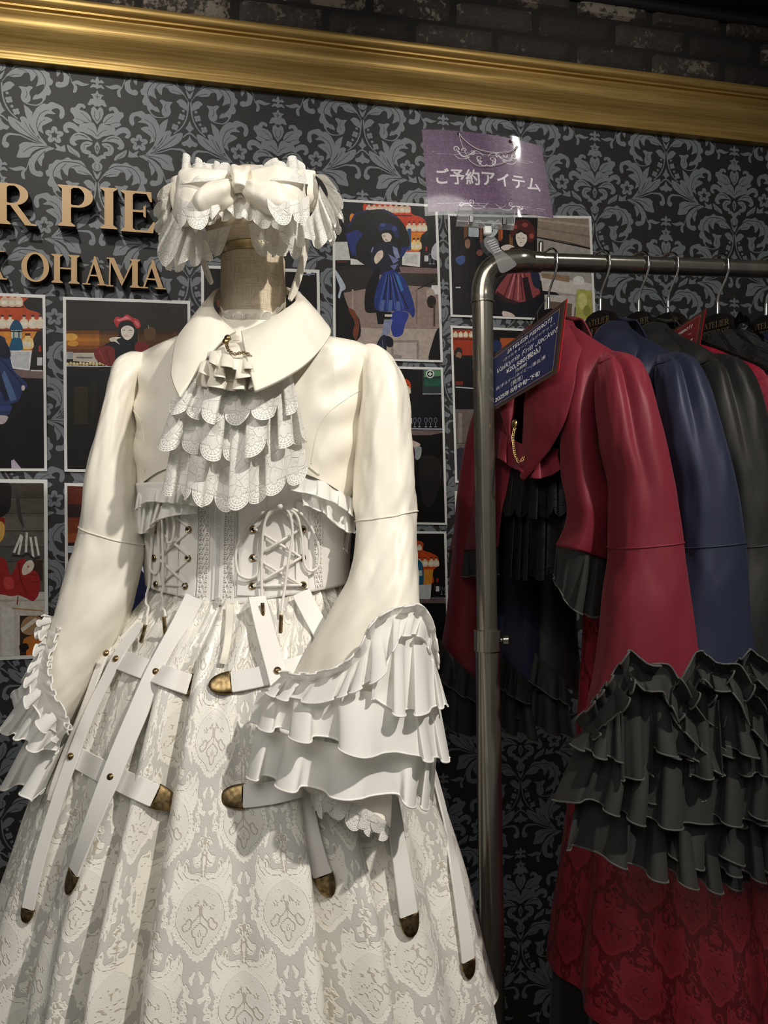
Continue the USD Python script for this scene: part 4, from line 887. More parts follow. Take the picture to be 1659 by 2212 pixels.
SL, sl2 = sleeve([(770, 756, 806, 746, 1.125, .02), (778, 790, 846, 776, 1.115, .042), (777, 850, 874, 846, 1.105, .052), (772, 960, 886, 950, 1.09, .056), (770, 1060, 893, 1040, 1.08, .058), (770, 1130, 897, 1108, 1.07, .058), (752, 1235, 905, 1200, 1.045, .06), (706, 1330, 911, 1290, 1.02, .064), (652, 1425, 922, 1370, .99, .064), (612, 1490, 930, 1450, .985, .056), (592, 1550, 932, 1530, .985, .045)], 5, .5, .009)

# sleeve ruffles
def ruffle_set(parent, sets, mat=M['chiffon'], hem=M['chiffon_hem'], name='ruffle', r=.0012):
    for k, (top, hm, n, amp, kw) in enumerate(sets):
        add_flounce(parent, name, flounce(top, hm, n, amp, seed=11 + k * 7 + len(top), **kw), mat, hem, r)
yl = .86
ruffle_set(jk, [
    ([(552, 1570, .93), (640, 1590, .90), (760, 1610, .88), (880, 1615, .90), (945, 1600, .96)], [(536, 1672, .91), (600, 1690, .875), (690, 1712, .86), (776, 1724, .855), (850, 1722, .865), (936, 1738, .94)], 8, .015, {}),
    ([(556, 1496, .93), (640, 1490, .895), (740, 1490, .875), (840, 1500, .88), (950, 1520, .95)], [(540, 1562, .905), (620, 1582, .87), (700, 1600, .85), (790, 1622, .845), (870, 1634, .855), (975, 1640, .93)], 8, .016, {}),
    ([(800, 1400, .90), (830, 1365, .905), (870, 1345, .92), (915, 1365, .95), (940, 1430, .98)], [(800, 1500, .865), (835, 1530, .86), (880, 1538, .87), (925, 1532, .89), (968, 1522, .93)], 6, .012, {}),
    ([(606, 1462, .915), (660, 1470, .895), (740, 1450, .885), (790, 1408, .89), (812, 1362, .90), (850, 1330, .915), (895, 1322, .935), (926, 1352, .96), (940, 1440, .985)], [(575, 1492, .90), (668, 1515, .868), (760, 1492, .862), (830, 1448, .872), (850, 1400, .885), (872, 1372, .90), (905, 1372, .92), (926, 1400, .945), (945, 1470, .965)], 17, .0085, {'nu': 420, 'lat': .8}),
    ([(606, 1462, .915), (660, 1470, .895), (740, 1450, .885), (790, 1408, .89), (812, 1362, .90), (850, 1330, .915), (895, 1322, .935), (926, 1352, .96), (940, 1440, .985)], [(600, 1450, .898), (655, 1456, .880), (735, 1436, .870), (776, 1400, .875), (800, 1352, .885), (844, 1318, .90), (900, 1306, .92), (932, 1338, .948), (948, 1440, .97)], 19, .0075, {'nu': 420, 'lat': .9}),
])
ruffle_set(jk, [
    ([(118, 1378, 1.08), (84, 1450, 1.10), (60, 1520, 1.12), (40, 1580, 1.12)], [(92, 1400, 1.1), (50, 1470, 1.13), (30, 1500, 1.15), (28, 1510, 1.15)], 5, .010, {}),
    ([(66, 1580, 1.02), (100, 1600, 1.00), (130, 1615, 1.00), (145, 1600, 1.03)], [(8, 1695, 1.02), (50, 1705, .985), (80, 1712, .985), (108, 1698, 1.03)], 4, .014, {}),
    ([(96, 1440, 1.02), (100, 1500, .995), (125, 1545, .985), (146, 1572, 1.0)], [(0, 1572, 1.03), (45, 1598, .985), (92, 1622, .965), (128, 1625, .98)], 5, .015, {}),
    ([(108, 1335, 1.06), (96, 1400, 1.03), (84, 1450, 1.0), (98, 1500, .985), (125, 1545, .98), (150, 1575, .99)], [(132, 1352, 1.03), (112, 1408, 1.005), (108, 1460, .975), (122, 1508, .965), (140, 1545, .965), (152, 1580, .98)], 12, .008, {'nu': 300, 'lat': .9}),
    ([(108, 1335, 1.06), (96, 1400, 1.03), (84, 1450, 1.0), (98, 1500, .985), (125, 1545, .98), (150, 1575, .99)], [(86, 1345, 1.05), (80, 1410, 1.02), (60, 1470, .99), (62, 1520, .975), (96, 1570, .965), (130, 1595, .98)], 10, .010, {'nu': 300, 'lat': .8}),
    ([(128, 1332, 1.06), (112, 1352, 1.05), (100, 1368, 1.05)], [(92, 1330, 1.04), (88, 1350, 1.03), (96, 1392, 1.03)], 4, .010, {'lat': .9}),
])
# inner cuff with lace edge
P = dense(np.array([[W(590, 1600, .97), W(670, 1640, .955), W(800, 1640, .95), W(845, 1640, .965)], [W(640, 1690, .945), W(700, 1705, .925), W(790, 1712, .92), W(846, 1706, .93)], [W(672, 1712, .92), W(715, 1728, .888), W(785, 1756, .88), (W(842, 1790, .89))]]), 20, 60)
part(jk, 'inner_cuff', solid(P, .002), M['satin'])
for k, (dy, am) in enumerate(((0, .004), (10, .005))):
    Pl = flounce([(672, 1700 + dy, .915 + .004 * k), (715, 1718 + dy, .884 + .004 * k), (785, 1744 + dy, .876 + .004 * k), (840, 1780 + dy, .886 + .004 * k)], [(670, 1742 + dy, .913), (715, 1762 + dy, .882), (775, 1788 + dy, .872), (834, 1806 + dy, .882)], 5, am, seed=40 + k, nv=14)
    add_flounce(jk, 'cuff_lace', Pl, M['lace_trim'], uv=lace_uv(Pl, .022))
# hem ruffles of the jacket
ruffle_set(jk, [
    ([(640, 1010, 1.06), (690, 1030, 1.07), (740, 1065, 1.09), (772, 1090, 1.11)], [(655, 1090, 1.03), (700, 1108, 1.03), (735, 1140, 1.045), (768, 1150, 1.08)], 6, .010, {}),
    ([(636, 1000, 1.055), (690, 1024, 1.065), (740, 1060, 1.085), (772, 1086, 1.105)], [(630, 1058, 1.02), (690, 1072, 1.022), (735, 1092, 1.04), (764, 1116, 1.07)], 6, .009, {}),
    ([(762, 1090, 1.09), (766, 1110, 1.11), (758, 1130, 1.14)], [(742, 1185, 1.10), (752, 1195, 1.12), (748, 1205, 1.15)], 3, .008, {}),
    ([(296, 1062, 1.13), (322, 1046, 1.105), (360, 1036, 1.09), (440, 1034, 1.06)], [(290, 1150, 1.10), (312, 1150, 1.07), (345, 1120, 1.05), (420, 1108, 1.03)], 9, .010, {}),
    ([(296, 1058, 1.125), (322, 1042, 1.10), (360, 1032, 1.085), (440, 1030, 1.055)], [(294, 1102, 1.09), (326, 1082, 1.055), (370, 1085, 1.035), (440, 1092, 1.02)], 9, .009, {}),
])

# collar
def collar(parent, neck, outer, bulge, mat, name='collar', t=.0035, wav=0.0, seed=0):
    n, o = np.array([W(*p) for p in neck]), np.array([W(*p) for p in outer])
    rows = [n + (o - n) * k + np.array([0, -1, 0.25]) * b for k, b in ((0, 0), (.15, bulge), (.45, bulge * 1.15), (.8, bulge * .5), (1, 0))]
    P = dense(np.array(rows), 36, 80)
    P = fold_noise(P, (14, 14, 14), .0025 + wav, seed)
    return part(parent, name, solid(P, t), mat)
collar(jk, [(511, 716, 1.055), (486, 692, 1.06), (462, 658, 1.085), (468, 634, 1.13), (496, 622, 1.19)], [(387, 857, .965), (368, 792, 1.01), (382, 733, 1.06), (432, 672, 1.12), (474, 640, 1.19)], .010, M['satin'], seed=2)
collar(jk, [(523, 720, 1.045), (566, 702, 1.045), (612, 674, 1.065), (642, 652, 1.10), (634, 638, 1.15), (600, 628, 1.19)], [(550, 849, .925), (618, 818, .955), (674, 776, 1.0), (711, 722, 1.07), (690, 686, 1.13), (652, 655, 1.19)], .012, M['satin'], seed=6)
nb = np.linspace(-2.2, 2.2, 60); zz = np.array([zof(735), zof(712), zof(694)])
Pn = np.stack([XB + (.053 + .002 * np.array([1, .5, 0])[:, None]) * np.sin(nb)[None], YB - .06 * np.cos(nb)[None] + 0 * zz[:, None], zz[:, None] + 0 * nb[None]], -1)
part(jk, 'stand_collar', solid(Pn, .002), M['satin'])
part(jk, 'collar_button', lathe([(.0005, .003), (.004, .0022), (.005, 0), (.004, -.0015), (.0005, -.0015)], W(529, 712, 1.078), axis=(-.1, -1, 0), sides=18), M['satin'])
Pf = flounce([(478, 668, 1.10), (486, 684, 1.09), (520, 694, 1.085), (560, 694, 1.085), (600, 676, 1.09), (614, 660, 1.10)], [(474, 652, 1.09), (484, 668, 1.082), (518, 676, 1.077), (560, 676, 1.077), (604, 660, 1.082), (620, 644, 1.09)], 9, .003, seed=3)
add_flounce(jk, 'neck_lace', Pf, M['lace_trim'], uv=lace_uv(Pf, .016))

# --- chain across the collar
ch = thing('collar_chain', 'small antique brass chain with button ends across the white collar', 'chain', W(505, 745, 1.03))
def chain(parent, pts, n, r=.0021, w=.00055, mat=M['brass']):
    c = resample(spline(np.array(pts), 60), n)
    tg = unit(np.gradient(c, axis=0))
    for i in range(n):
        a = np.array([0, 0, 1.0]) if i % 2 else np.array([0, 1.0, 0]); b = unit(np.cross(tg[i], a))
        t = np.linspace(0, 2 * PI, 13)
        part(parent, 'link', sweep(c[i] + tg[i] * (np.cos(t) * r * 1.25)[:, None] + b * (np.sin(t) * r * .8)[:, None], w, 5, cap=False), mat)
chain(ch, [W(490, 742, .985), W(494, 757, .972), (W(508, 765, .968)), W(524, 762, .966), W(540, 767, .964)], 18)
for (x, y) in ((487, 737), (491, 730)):
    part(ch, 'button', lathe([(.0005, .0022), (.003, .0019), (.0042, .0006), (.0042, -.001), (.0005, -.001)], W(x, y, .985), axis=(-.3, -1, .2), sides=20), M['brass'])

# --- jabot
jb = thing('jabot', 'three-tier ivory lace jabot with gathered satin knot hanging on the chest of the mannequin', 'jabot', W(505, 800, 1.02))
def jab(top, hem, n, amp, seed, **kw):
    P = flounce(top, hem, n, amp, seed=seed, nu=420, nv=44, lat=.55, power=.5, **kw)
    add_flounce(jb, 'lace_tier', P, M['lace'], uv=lace_uv(P, .036))
jab([(400, 800, 1.02), (450, 812, 1.005), (520, 812, 1.0), (590, 800, 1.01), (628, 790, 1.03)], [(344, 1068, .995), (400, 1082, .975), (480, 1108, .96), (540, 1094, .965), (600, 1068, .985), (666, 1036, 1.01)], 6.5, .012, 21)
jab([(402, 798, 1.01), (450, 810, .996), (520, 810, .99), (590, 798, 1.0), (628, 788, 1.02)], [(342, 976, .985), (400, 980, .968), (480, 1000, .955), (540, 990, .96), (600, 974, .978), (662, 956, 1.0)], 6.5, .012, 22)
jab([(405, 796, 1.0), (450, 806, .988), (520, 806, .982), (590, 795, .992), (626, 786, 1.01)], [(354, 896, .975), (410, 904, .96), (480, 920, .95), (540, 914, .955), (600, 904, .97), (650, 892, .99)], 6.5, .011, 23)
for k, (tp, hm, n, a) in enumerate([([(430, 800, .99), (470, 795, .975), (520, 795, .97), (556, 800, .98)], [(420, 828, .975), (465, 838, .96), (515, 843, .955), (556, 836, .965)], 5, .008),
                                    ([(436, 782, .995), (470, 778, .98), (520, 778, .975), (552, 784, .985)], [(436, 808, .97), (470, 816, .955), (520, 820, .95), (556, 812, .96)], 4, .008),
                                    ([(450, 762, 1.005), (480, 758, .99), (515, 760, .985), (542, 768, .99)], [(450, 782, .965), (480, 794, .95), (515, 797, .945), (548, 800, .95)], 4, .007)]):
    P = flounce(tp, hm, n, a * 1.25, seed=60 + k, nu=140, nv=16, lat=.5)
    part(jb, 'satin_frill', solid(P, .0012), M['satin'])
part(jb, 'knot', loft([(470, 742, 540, 744, 1.01, .004), (462, 756, 545, 758, 1.0, .014), (456, 772, 548, 776, .99, .016), (452, 790, 552, 795, .99, .012)], 20, 30)[0] if False else gridmesh(loft([(486, 742, 536, 744, 1.02, .004), (470, 756, 543, 758, 1.005, .014), (458, 772, 546, 776, .995, .016), (450, 792, 550, 796, .992, .010)], 20, 30)[0], cv=True), M['satin'])

# --- skirt
SK = Body([(1240, 350, 732, .090), (1262, 338, 742, .098), (1320, 292, 778, .132), (1370, 250, 802, .158), (1420, 216, 826, .178), (1500, 185, 858, .203), (1600, 148, 894, .230), (1700, 110, 934, .255), (1830, 68, 976, .283), (1950, 38, 1010, .305), (2080, 14, 1037, .322), (2165, -2, 1060, .332)], e=.97)
def skirt_grid(nf, nb, nv, deep=True):
    t = np.r_[np.linspace(-1.9, 1.9, nf), np.linspace(1.9, 2 * PI - 1.9, nb + 2)[1:-1]]
    py = np.linspace(1246, 2165, nv)[:, None]
    P = SK(py, np.broadcast_to(t, (nv, len(t))))
    q = np.clip((py - 1262) / 900, 0, 1)
    r = np.random.default_rng(12)
    f = np.zeros((nv, len(t)))
    for (a, w, d, drift) in [(-.26, .036, .052, .02), (-.07, .032, .055, -.05), (.66, .045, .055, .03), (.92, .04, .028, .02), (-.62, .05, .034, 0), (-.95, .05, .028, 0), (.28, .06, .016, .02), (1.25, .06, .02, 0), (-1.3, .06, .02, 0)] + [(r.uniform(1.6, 4.7), .07, .025, 0) for _ in range(12)]:
        dd = (t[None] - (a + drift * (q - .5)) + PI) % (2 * PI) - PI
        f -= d * (.18 + .82 * q ** .8) * np.exp(-(dd / (w * (1 + .6 * q))) ** 2) * np.clip(q * 6, .1, 1)
        for sgn in (-1, 1):
            f += d * .38 * q * np.exp(-((dd - sgn * w * 2.6) / (w * 1.7)) ** 2)
    f += .008 * q * np.sin(t * 5 + .6)[None] + .0035 * np.exp(-q * 5) * (np.sin(t * 47 + 3 * np.sin(t * 7))[None]) + .003 * np.exp(-q * 2.2) * np.sin(t * 23 + 2 * np.sin(t * 5))[None]
    cen = P.mean(1, keepdims=True); rad = P - cen; rad[..., 2] = 0
    P = P + unit(rad) * f[..., None]
    wr = meshkit.fbm(np.stack([np.broadcast_to(np.cos(t) * 3, f.shape), np.broadcast_to(np.sin(t) * 3, f.shape), np.broadcast_to(q * 5, f.shape)], -1), 3, 9) - .5
    P = P + unit(rad) * (wr * .010)[..., None]
    return P, t, q
# the woven medallion, one repeat with a half drop, as distances to its figure
def brocade_tile():
    def A(p): p = np.asarray(p, float); return np.stack([(p[:, 0] - 600) / 766, (p[:, 1] - 320) / 1300], -1)  # crop pixels -> repeats
    X = 766.0; Yh = 1300.0
    h = []; l = []; inner = []
    add = lambda pts: h.append(Polygon([(x - 600, y - 320) for x, y in pts]).buffer(0)); ads = lambda pts: h.append(blob([(x - 600, y - 320) for x, y in pts]))
    ln = lambda pts, w=9: l.append(taper([(x - 600, y - 320) for x, y in pts], w, w))
    ads([(600, 318), (612, 340), (610, 370), (600, 388), (598, 388), (588, 370), (588, 340)])
    for a in (-90, -52, -14): q = math.radians(a); h.append(affinity.translate(affinity.rotate(affinity.scale(Point(0, 0).buffer(1, 8), 36, 20), a, origin=(0, 0)), 42 * math.cos(q), 140 + 42 * math.sin(q)))
    h.append(Point(0, 140).buffer(40, 8))
    ads([(600, 500), (640, 505), (664, 530), (706, 540), (700, 575), (676, 612), (640, 612), (622, 600), (620, 640), (600, 680)])
    ads([(600, 668), (650, 650), (700, 660), (728, 640), (732, 580), (764, 545), (784, 585), (800, 600), (836, 545), (856, 600), (872, 640), (866, 720), (880, 770), (850, 840), (815, 900), (790, 850), (760, 790), (700, 745), (640, 720), (600, 720)])
    oval = blob([(x - 600, y - 320) for x, y in [(600, 690), (700, 730), (770, 780), (815, 850), (842, 930), (842, 1010), (800, 1090), (770, 1130), (700, 1180), (660, 1230), (600, 1258), (540, 1230), (500, 1180), (430, 1130), (400, 1090), (358, 1010), (358, 930), (385, 850), (430, 780), (500, 730)]])
    core = oval.buffer(-44).buffer(6); inner.append(core)
    h.append(oval.difference(core)); scal = [Point(*oval.exterior.interpolate(k / 44, normalized=True).coords[0]).buffer(13, 4) for k in range(44)]; h += [p_ for p_ in scal if p_.centroid.y > 560]
    l.append(core.buffer(3).difference(core.buffer(-3)).intersection(sbox(-400, 480, 400, 1000)))
    for (x, y, r) in ((362, 372, 15), (352, 392, 17), (338, 412, 22), (346, 436, 15), (300, 470, 24), (318, 492, 20), (292, 512, 16), (310, 530, 22), (350, 556, 20), (330, 548, 16), (364, 548, 10), (282, 560, 24), (300, 590, 20), (306, 620, 24), (280, 640, 18), (284, 668, 26), (310, 676, 20), (262, 700, 16), (254, 722, 22), (244, 752, 16), (232, 782, 20), (222, 800, 16), (216, 822, 10)):
        h.append(affinity.scale(Point(x, y).buffer(r, 3), .8, 1.15))
    ln([(600, 392), (600, 500)], 6); ln([(620, 470), (640, 430), (622, 405), (606, 440)], 7); ln([(640, 472), (664, 450)], 7)
    ln([(622, 512), (640, 570), (690, 590)], 8); ln([(600, 520), (622, 560), (616, 650), (600, 680)], 8)
    ln([(612, 668), (660, 700), (730, 690), (790, 640)], 8); ln([(740, 640), (760, 580), (772, 640)], 8); ln([(780, 700), (830, 640), (840, 580)], 8); ln([(800, 760), (850, 690)], 7)
    for k in range(13):
        a = k / 12; c = spline([(812, 880), (824, 960), (812, 1030), (770, 1100), (700, 1155), (640, 1205)], 13)[k]; l.append(Point(c[0] - 600, c[1] - 320).buffer(6, 3))
    ln([(600, 880), (612, 940), (640, 975), (676, 1000)], 11); ln([(600, 905), (618, 905)], 9); ln([(606, 890), (626, 870), (618, 835), (638, 860), (660, 880), (626, 884)], 9)
    def edge(p_, w=5.5): p_ = blob([(x - 600, y - 320) for x, y in p_]); l.append(p_.buffer(w).difference(p_.buffer(-w)))
    edge([(600, 1000), (632, 1022), (662, 1050), (652, 1090), (630, 1100), (622, 1140), (600, 1165), (578, 1140), (570, 1100), (548, 1090), (538, 1050), (568, 1022)])
    edge([(668, 986), (698, 972), (718, 1000), (748, 1022), (728, 1056), (694, 1044), (676, 1022)]); ln([(600, 910), (600, 1000)], 7); ln([(600, 1050), (612, 1080), (600, 1095)], 7)
    star = Polygon([(697 + r_ * math.cos(a_) - 600, 895 + r_ * math.sin(a_) - 320) for k in range(10) for r_, a_ in [((26, 13)[k % 2], k * PI / 5 - PI / 2)]]).buffer(2); l.append(star.difference(star.buffer(-7)))
    ln([(712, 985), (745, 950)], 5); ln([(640, 820), (660, 800), (700, 815)], 5)
    nx, ny = 288, 480
    gx, gy = np.meshgrid((np.arange(nx) + .5) / nx * X, (np.arange(ny) + .5) / ny * Yh, indexing='ij')
    for s_ in list(h):
        if s_.area > 1500 and s_.geom_type == 'Polygon' and len(s_.interiors) == 0: l.append(s_.buffer(-7).difference(s_.buffer(-11.5)))
    def field(shapes):
        u = unary_union([s.buffer(0) for s in shapes]); u = unary_union([u, affinity.scale(u, -1, 1, origin=(0, 0))])
        allp = unary_union([affinity.translate(u, i * X + (X / 2 if j % 2 else 0), j * Yh / 2) for i in (-1, 0, 1, 2) for j in (-3, -2, -1, 0, 1, 2)])
        shapely.prepare(allp)
        on = shapely.contains_xy(allp, gx.ravel(), gy.ravel()).reshape(nx, ny)
        big = np.tile(on, (3, 3)); s = X / nx
        d = ndimage.distance_transform_edt(big) - ndimage.distance_transform_edt(~big)
        return ndimage.gaussian_filter(d[nx:2 * nx, ny:2 * ny] * s / X, .6, mode='wrap')
    return field(h), field(l), field(inner)
TILE_F, TILE_L, TILE_I = brocade_tile()
def woven(u, v): return {'motif': sample_tile(TILE_F, u, v).ravel(), 'outline': sample_tile(TILE_L, u, v).ravel(), 'field': sample_tile(TILE_I, u, v).ravel()}
def sample_tile(T, u, v):
    nx, ny = T.shape
    return ndimage.map_coordinates(T, [np.mod(u, 1) * nx - .5, np.mod(v, 1) * ny - .5], order=1, mode='grid-wrap')
M['brocade'] = brocade_mat('ivory_brocade', tuple(lin((206, 203, 196))), tuple(lin((243, 240, 230))), tuple(lin((196, 188, 172))), .42, .34)
P, t, q = skirt_grid(880, 80, 400)
sk = thing('skirt', 'full ivory brocade skirt with medallion pattern and deep folds on the mannequin', 'skirt', (XB, YB, zof(1262)))
k_ = int(P.shape[0] * .8); arc = np.r_[0, np.cumsum(np.linalg.norm(np.diff(P[k_][:, :2], axis=0), axis=1))]; arc -= arc[440]
U = np.broadcast_to(arc[None] / .112, P.shape[:2]); V = np.broadcast_to((np.linspace(0, 1, P.shape[0]) * .665 / .19)[:, None], P.shape[:2])
part(sk, 'skirt_cloth', gridmesh(P, cv=True), M['brocade'], pv=woven(U, V))
rim = np.vstack([P[-1], P[-1, :1]])[::4]
part(sk, 'hem', sweep(rim, .0018, 6), M['satin'])
sc_ = Caster(gridmesh(P[::5, ::5], cv=True))

# --- corset
CB = Body([(1040, 303, 764, .104), (1080, 309, 760, .100), (1150, 318, 748, .095), (1210, 322, 744, .093), (1270, 329, 746, .097), (1330, 320, 760, .108)], e=.92)
co = thing('corset', 'white faux leather under-bust corset with lacing, front zip and hanging strap grid', 'corset', (XB, YB, zof(1262)))
th2 = np.linspace(-PI, PI, 181)
bot = np.interp(np.abs(th2), [0, .06, .5, 1.0, 1.6, PI], [1290, 1289, 1272, 1262, 1256, 1256])
v = np.linspace(0, 1, 40)[:, None]
Pc = CB(1045 + (bot[None] - 1045) * v, np.broadcast_to(th2, (40, 181)), .006)
part(co, 'corset_body', solid(Pc, .003), M['faux_leather'])
cc_ = Caster(gridmesh(Pc))
eb = np.vstack([Pc[-1], Pc[-1, :1]]); part(co, 'bottom_binding', sweep(eb + [0, 0, .002], .0022, 6), M['faux_leather'])
def on_corset(pts, n, lift): return cc_(spline(np.array(pts, float), n), lift)
def band(pts, width, thick, lift, mat, name, n=30, caster=cc_, uv=False):
    p, nn = caster(spline(np.array(pts, float), n), lift)
    p = ndimage.gaussian_filter1d(p, 1.0, axis=0, mode='nearest'); nn = ndimage.gaussian_filter1d(nn, 3, axis=0, mode='nearest')
    return part(co, name, ribbon(p, nn, width, thick), mat, smooth=30)
band([(413, 1070), (413, 1150), (411, 1220), (407, 1290)], .027, .0018, .004, M['faux_leather'], 'eyelet_band')
band([(546, 1070), (546, 1150), (545, 1220), (542, 1290)], .036, .0018, .004, M['faux_leather'], 'eyelet_band')
band([(651, 1080), (650, 1150), (650, 1220), (652, 1274)], .017, .0018, .004, M['faux_leather'], 'eyelet_band')
band([(345, 1090), (341, 1150), (342, 1210), (348, 1268)], .014, .0018, .004, M['faux_leather'], 'eyelet_band')
zt_ = band([(478, 1080), (476, 1150), (474, 1230), (471, 1299)], .015, .0012, .0042, M['faux_leather'], 'zip_tape')
p, nn = on_corset([(478, 1085), (476, 1150), (474, 1230), (471, 1296)], 120, .0058)
teeth = cat_mesh([bevel_box(q_, (.0052, .0014, .0011), .0003) for q_ in p])
part(zt_, 'zip_teeth', teeth, M['steel'], smooth=False, kind='stuff')
q_ = W(470, 1297, float(p[-1, 1]) - .004)
part(zt_, 'zip_slider', cat_mesh([bevel_box(q_, (.007, .003, .009), .001), bevel_box(q_ + [0, -.002, -.005], (.0045, .0015, .006), .0006)]), M['steel'], smooth=30)
for xs in ((447, 445, 443, 440), (497, 496, 495, 492), (683, 683, 684, 688)):
    pth = [(x, y) for x, y in zip(xs, (1085, 1150, 1225, 1290 if xs[0] < 600 else 1268))]
    a_, na = on_corset(pth, 60, .0050)
    sd = unit(np.cross(unit(np.gradient(a_, axis=0)), na)); tg_ = unit(np.gradient(a_, axis=0))
    L_ = np.linalg.norm(np.diff(a_, axis=0), axis=1).sum(); nl = int(L_ / .0062); tt_ = np.linspace(0, 1, nl * 14); ix = np.linspace(0, 59, nl * 14)
    pick = lambda q_: np.stack([np.interp(ix, np.arange(60), q_[:, k]) for k in range(3)], -1)
    c_, s_2, t_2 = pick(a_), unit(pick(sd)), unit(pick(tg_)); an = tt_ * nl * 2 * PI
    wd = 1 if xs[0] < 600 else .8; ms_ = []
    for sg_ in (-1, 1):
        ms_.append(sweep(c_ + s_2 * ((sg_ * (.0048 + .0026 * np.cos(an))) * wd)[:, None] + t_2 * (.0030 * np.sin(an))[:, None], .00055, 5))
        ms_.append(sweep(c_ + s_2 * ((sg_ * (.0016 + .0012 * np.cos(an * .5))) * wd)[:, None], .00060, 5))
    part(co, 'lace_trim', cat_mesh(ms_), M['chiffon_hem'])
for xs in ((434, 433, 431), (512, 512, 510), (572, 572, 568), (390, 389, 386)):
    p, nn = on_corset([(xs[0], 1085), (xs[1], 1180), (xs[2], 1290)], 40, .0042); part(co, 'seam', sweep(p, .0007, 5), M['faux_leather'])
def eyelet(x, y):
    p, n = cc_([(x, y)], .0065)
    o = part(co, 'eyelet', lathe([(.0026, .0012), (.0036, .0019), (.0047, .0012), (.0050, 0), (.0026, 0)], p[0], axis=n[0], sides=24), M['brass'], smooth=60)
    part(o, 'eyelet_hole', lathe([(.0002, .0003), (.0030, .0002), (.0030, -.001), (.0002, -.001)], p[0], axis=n[0], sides=16), M['dark_hole'])
EL = [(413, 1143), (412, 1205), (406, 1266)]; ER = [(549, 1142), (548, 1204), (547, 1266)]; EF = [(651, 1142), (651, 1204), (652, 1264)]; EW = [(343, 1145), (341, 1205), (345, 1262)]
for e_ in EL + ER + EF + EW: eyelet(*e_)
both = Caster(cat_mesh([gridmesh(Pc), gridmesh(P[::5, ::5], cv=True)]))
def cord(pts, lift, r=.0019, n=50, name='lace_cord', over=0.0):
    p, nn = both(spline(np.array(pts, float), n), 0.0)
    p[:, 1] = ndimage.gaussian_filter1d(p[:, 1], 4.0, mode='nearest')
    lf = np.broadcast_to(np.interp(np.linspace(0, 1, n), np.linspace(0, 1, len(np.atleast_1d(lift))), np.atleast_1d(lift)) if np.ndim(lift) else lift, (n,))
    d = unit(np.array([0, 0, ZC]) - p)
    part(co, name, sweep(p + d * (lf + r)[:, None], r, 8), M['cord'])
for a_, b_ in ((EL, EW), (ER, EF)):
    for k in range(2):
        cord([a_[k], b_[k + 1]], [.006, .008, .006], n=24); cord([a_[k + 1], b_[k]], [.006, .0105, .006], n=24)
    cord([a_[2], b_[2]], [.006, .007, .006], n=20)
    t0 = (350, 1094) if a_ is EL else (604, 1094)
    cord([a_[0], t0], [.006, .010], n=16); cord([b_[0], t0], [.006, .010], n=16)
cord([(604, 1094), (566, 1108), (528, 1150), (509, 1200), (514, 1238), (538, 1250), (556, 1238), (562, 1160), (580, 1112), (602, 1096)], [.012, .014, .012, .010, .014])
cord([(606, 1094), (642, 1104), (672, 1138), (690, 1190), (688, 1222), (672, 1234), (658, 1222), (652, 1160), (640, 1112), (606, 1097)], [.012, .014, .012, .010, .014])
cord([(600, 1094), (578, 1112), (567, 1160), (565, 1240), (567, 1306)], [.014, .016, .016, .014, .012])
cord([(608, 1094), (626, 1112), (632, 1150), (622, 1220), (614, 1280), (607, 1330)], [.014, .016, .016, .014, .012])
part(co, 'cord_knot', trimesh.creation.icosphere(2, .0042).apply_translation(W(604, 1094, 1.026)), M['cord'])
cord([(350, 1094), (340, 1110), (330, 1160), (322, 1270), (314, 1352)], [.012, .014, .016, .014, .010])
cord([(352, 1094), (350, 1120), (352, 1200), (353, 1290), (354, 1334)], [.014, .016, .018, .016, .012])
cord([(354, 1094), (368, 1104), (376, 1140), (370, 1172), (362, 1172), (362, 1140), (358, 1110), (352, 1096)], [.014, .016, .018, .014])
cord([(348, 1096), (334, 1118), (328, 1170), (326, 1225), (336, 1240), (343, 1210), (343, 1150), (350, 1098)], [.012, .016, .014, .012, .014])
def aglet(x0, y0, x1, y1):
    p, _ = both(np.array([(x0, y0), (x1, y1)], float), .012)
    p[:, 1] = p[:, 1].min() - .004; p = np.array([W(x0, y0, p[0, 1]), W(x1, y1, p[0, 1])])
    part(co, 'cord_tip', sweep(np.array([p[0] + (p[1] - p[0]) * k for k in (0, .03, .5, .94, 1)]), [.0018, .0026, .0026, .0026, .0018], 12), M['brass'], smooth=50)
aglet(567, 1302, 568, 1343); aglet(607, 1328, 606, 1368); aglet(354, 1332, 357, 1370); aglet(314, 1350, 304, 1388)

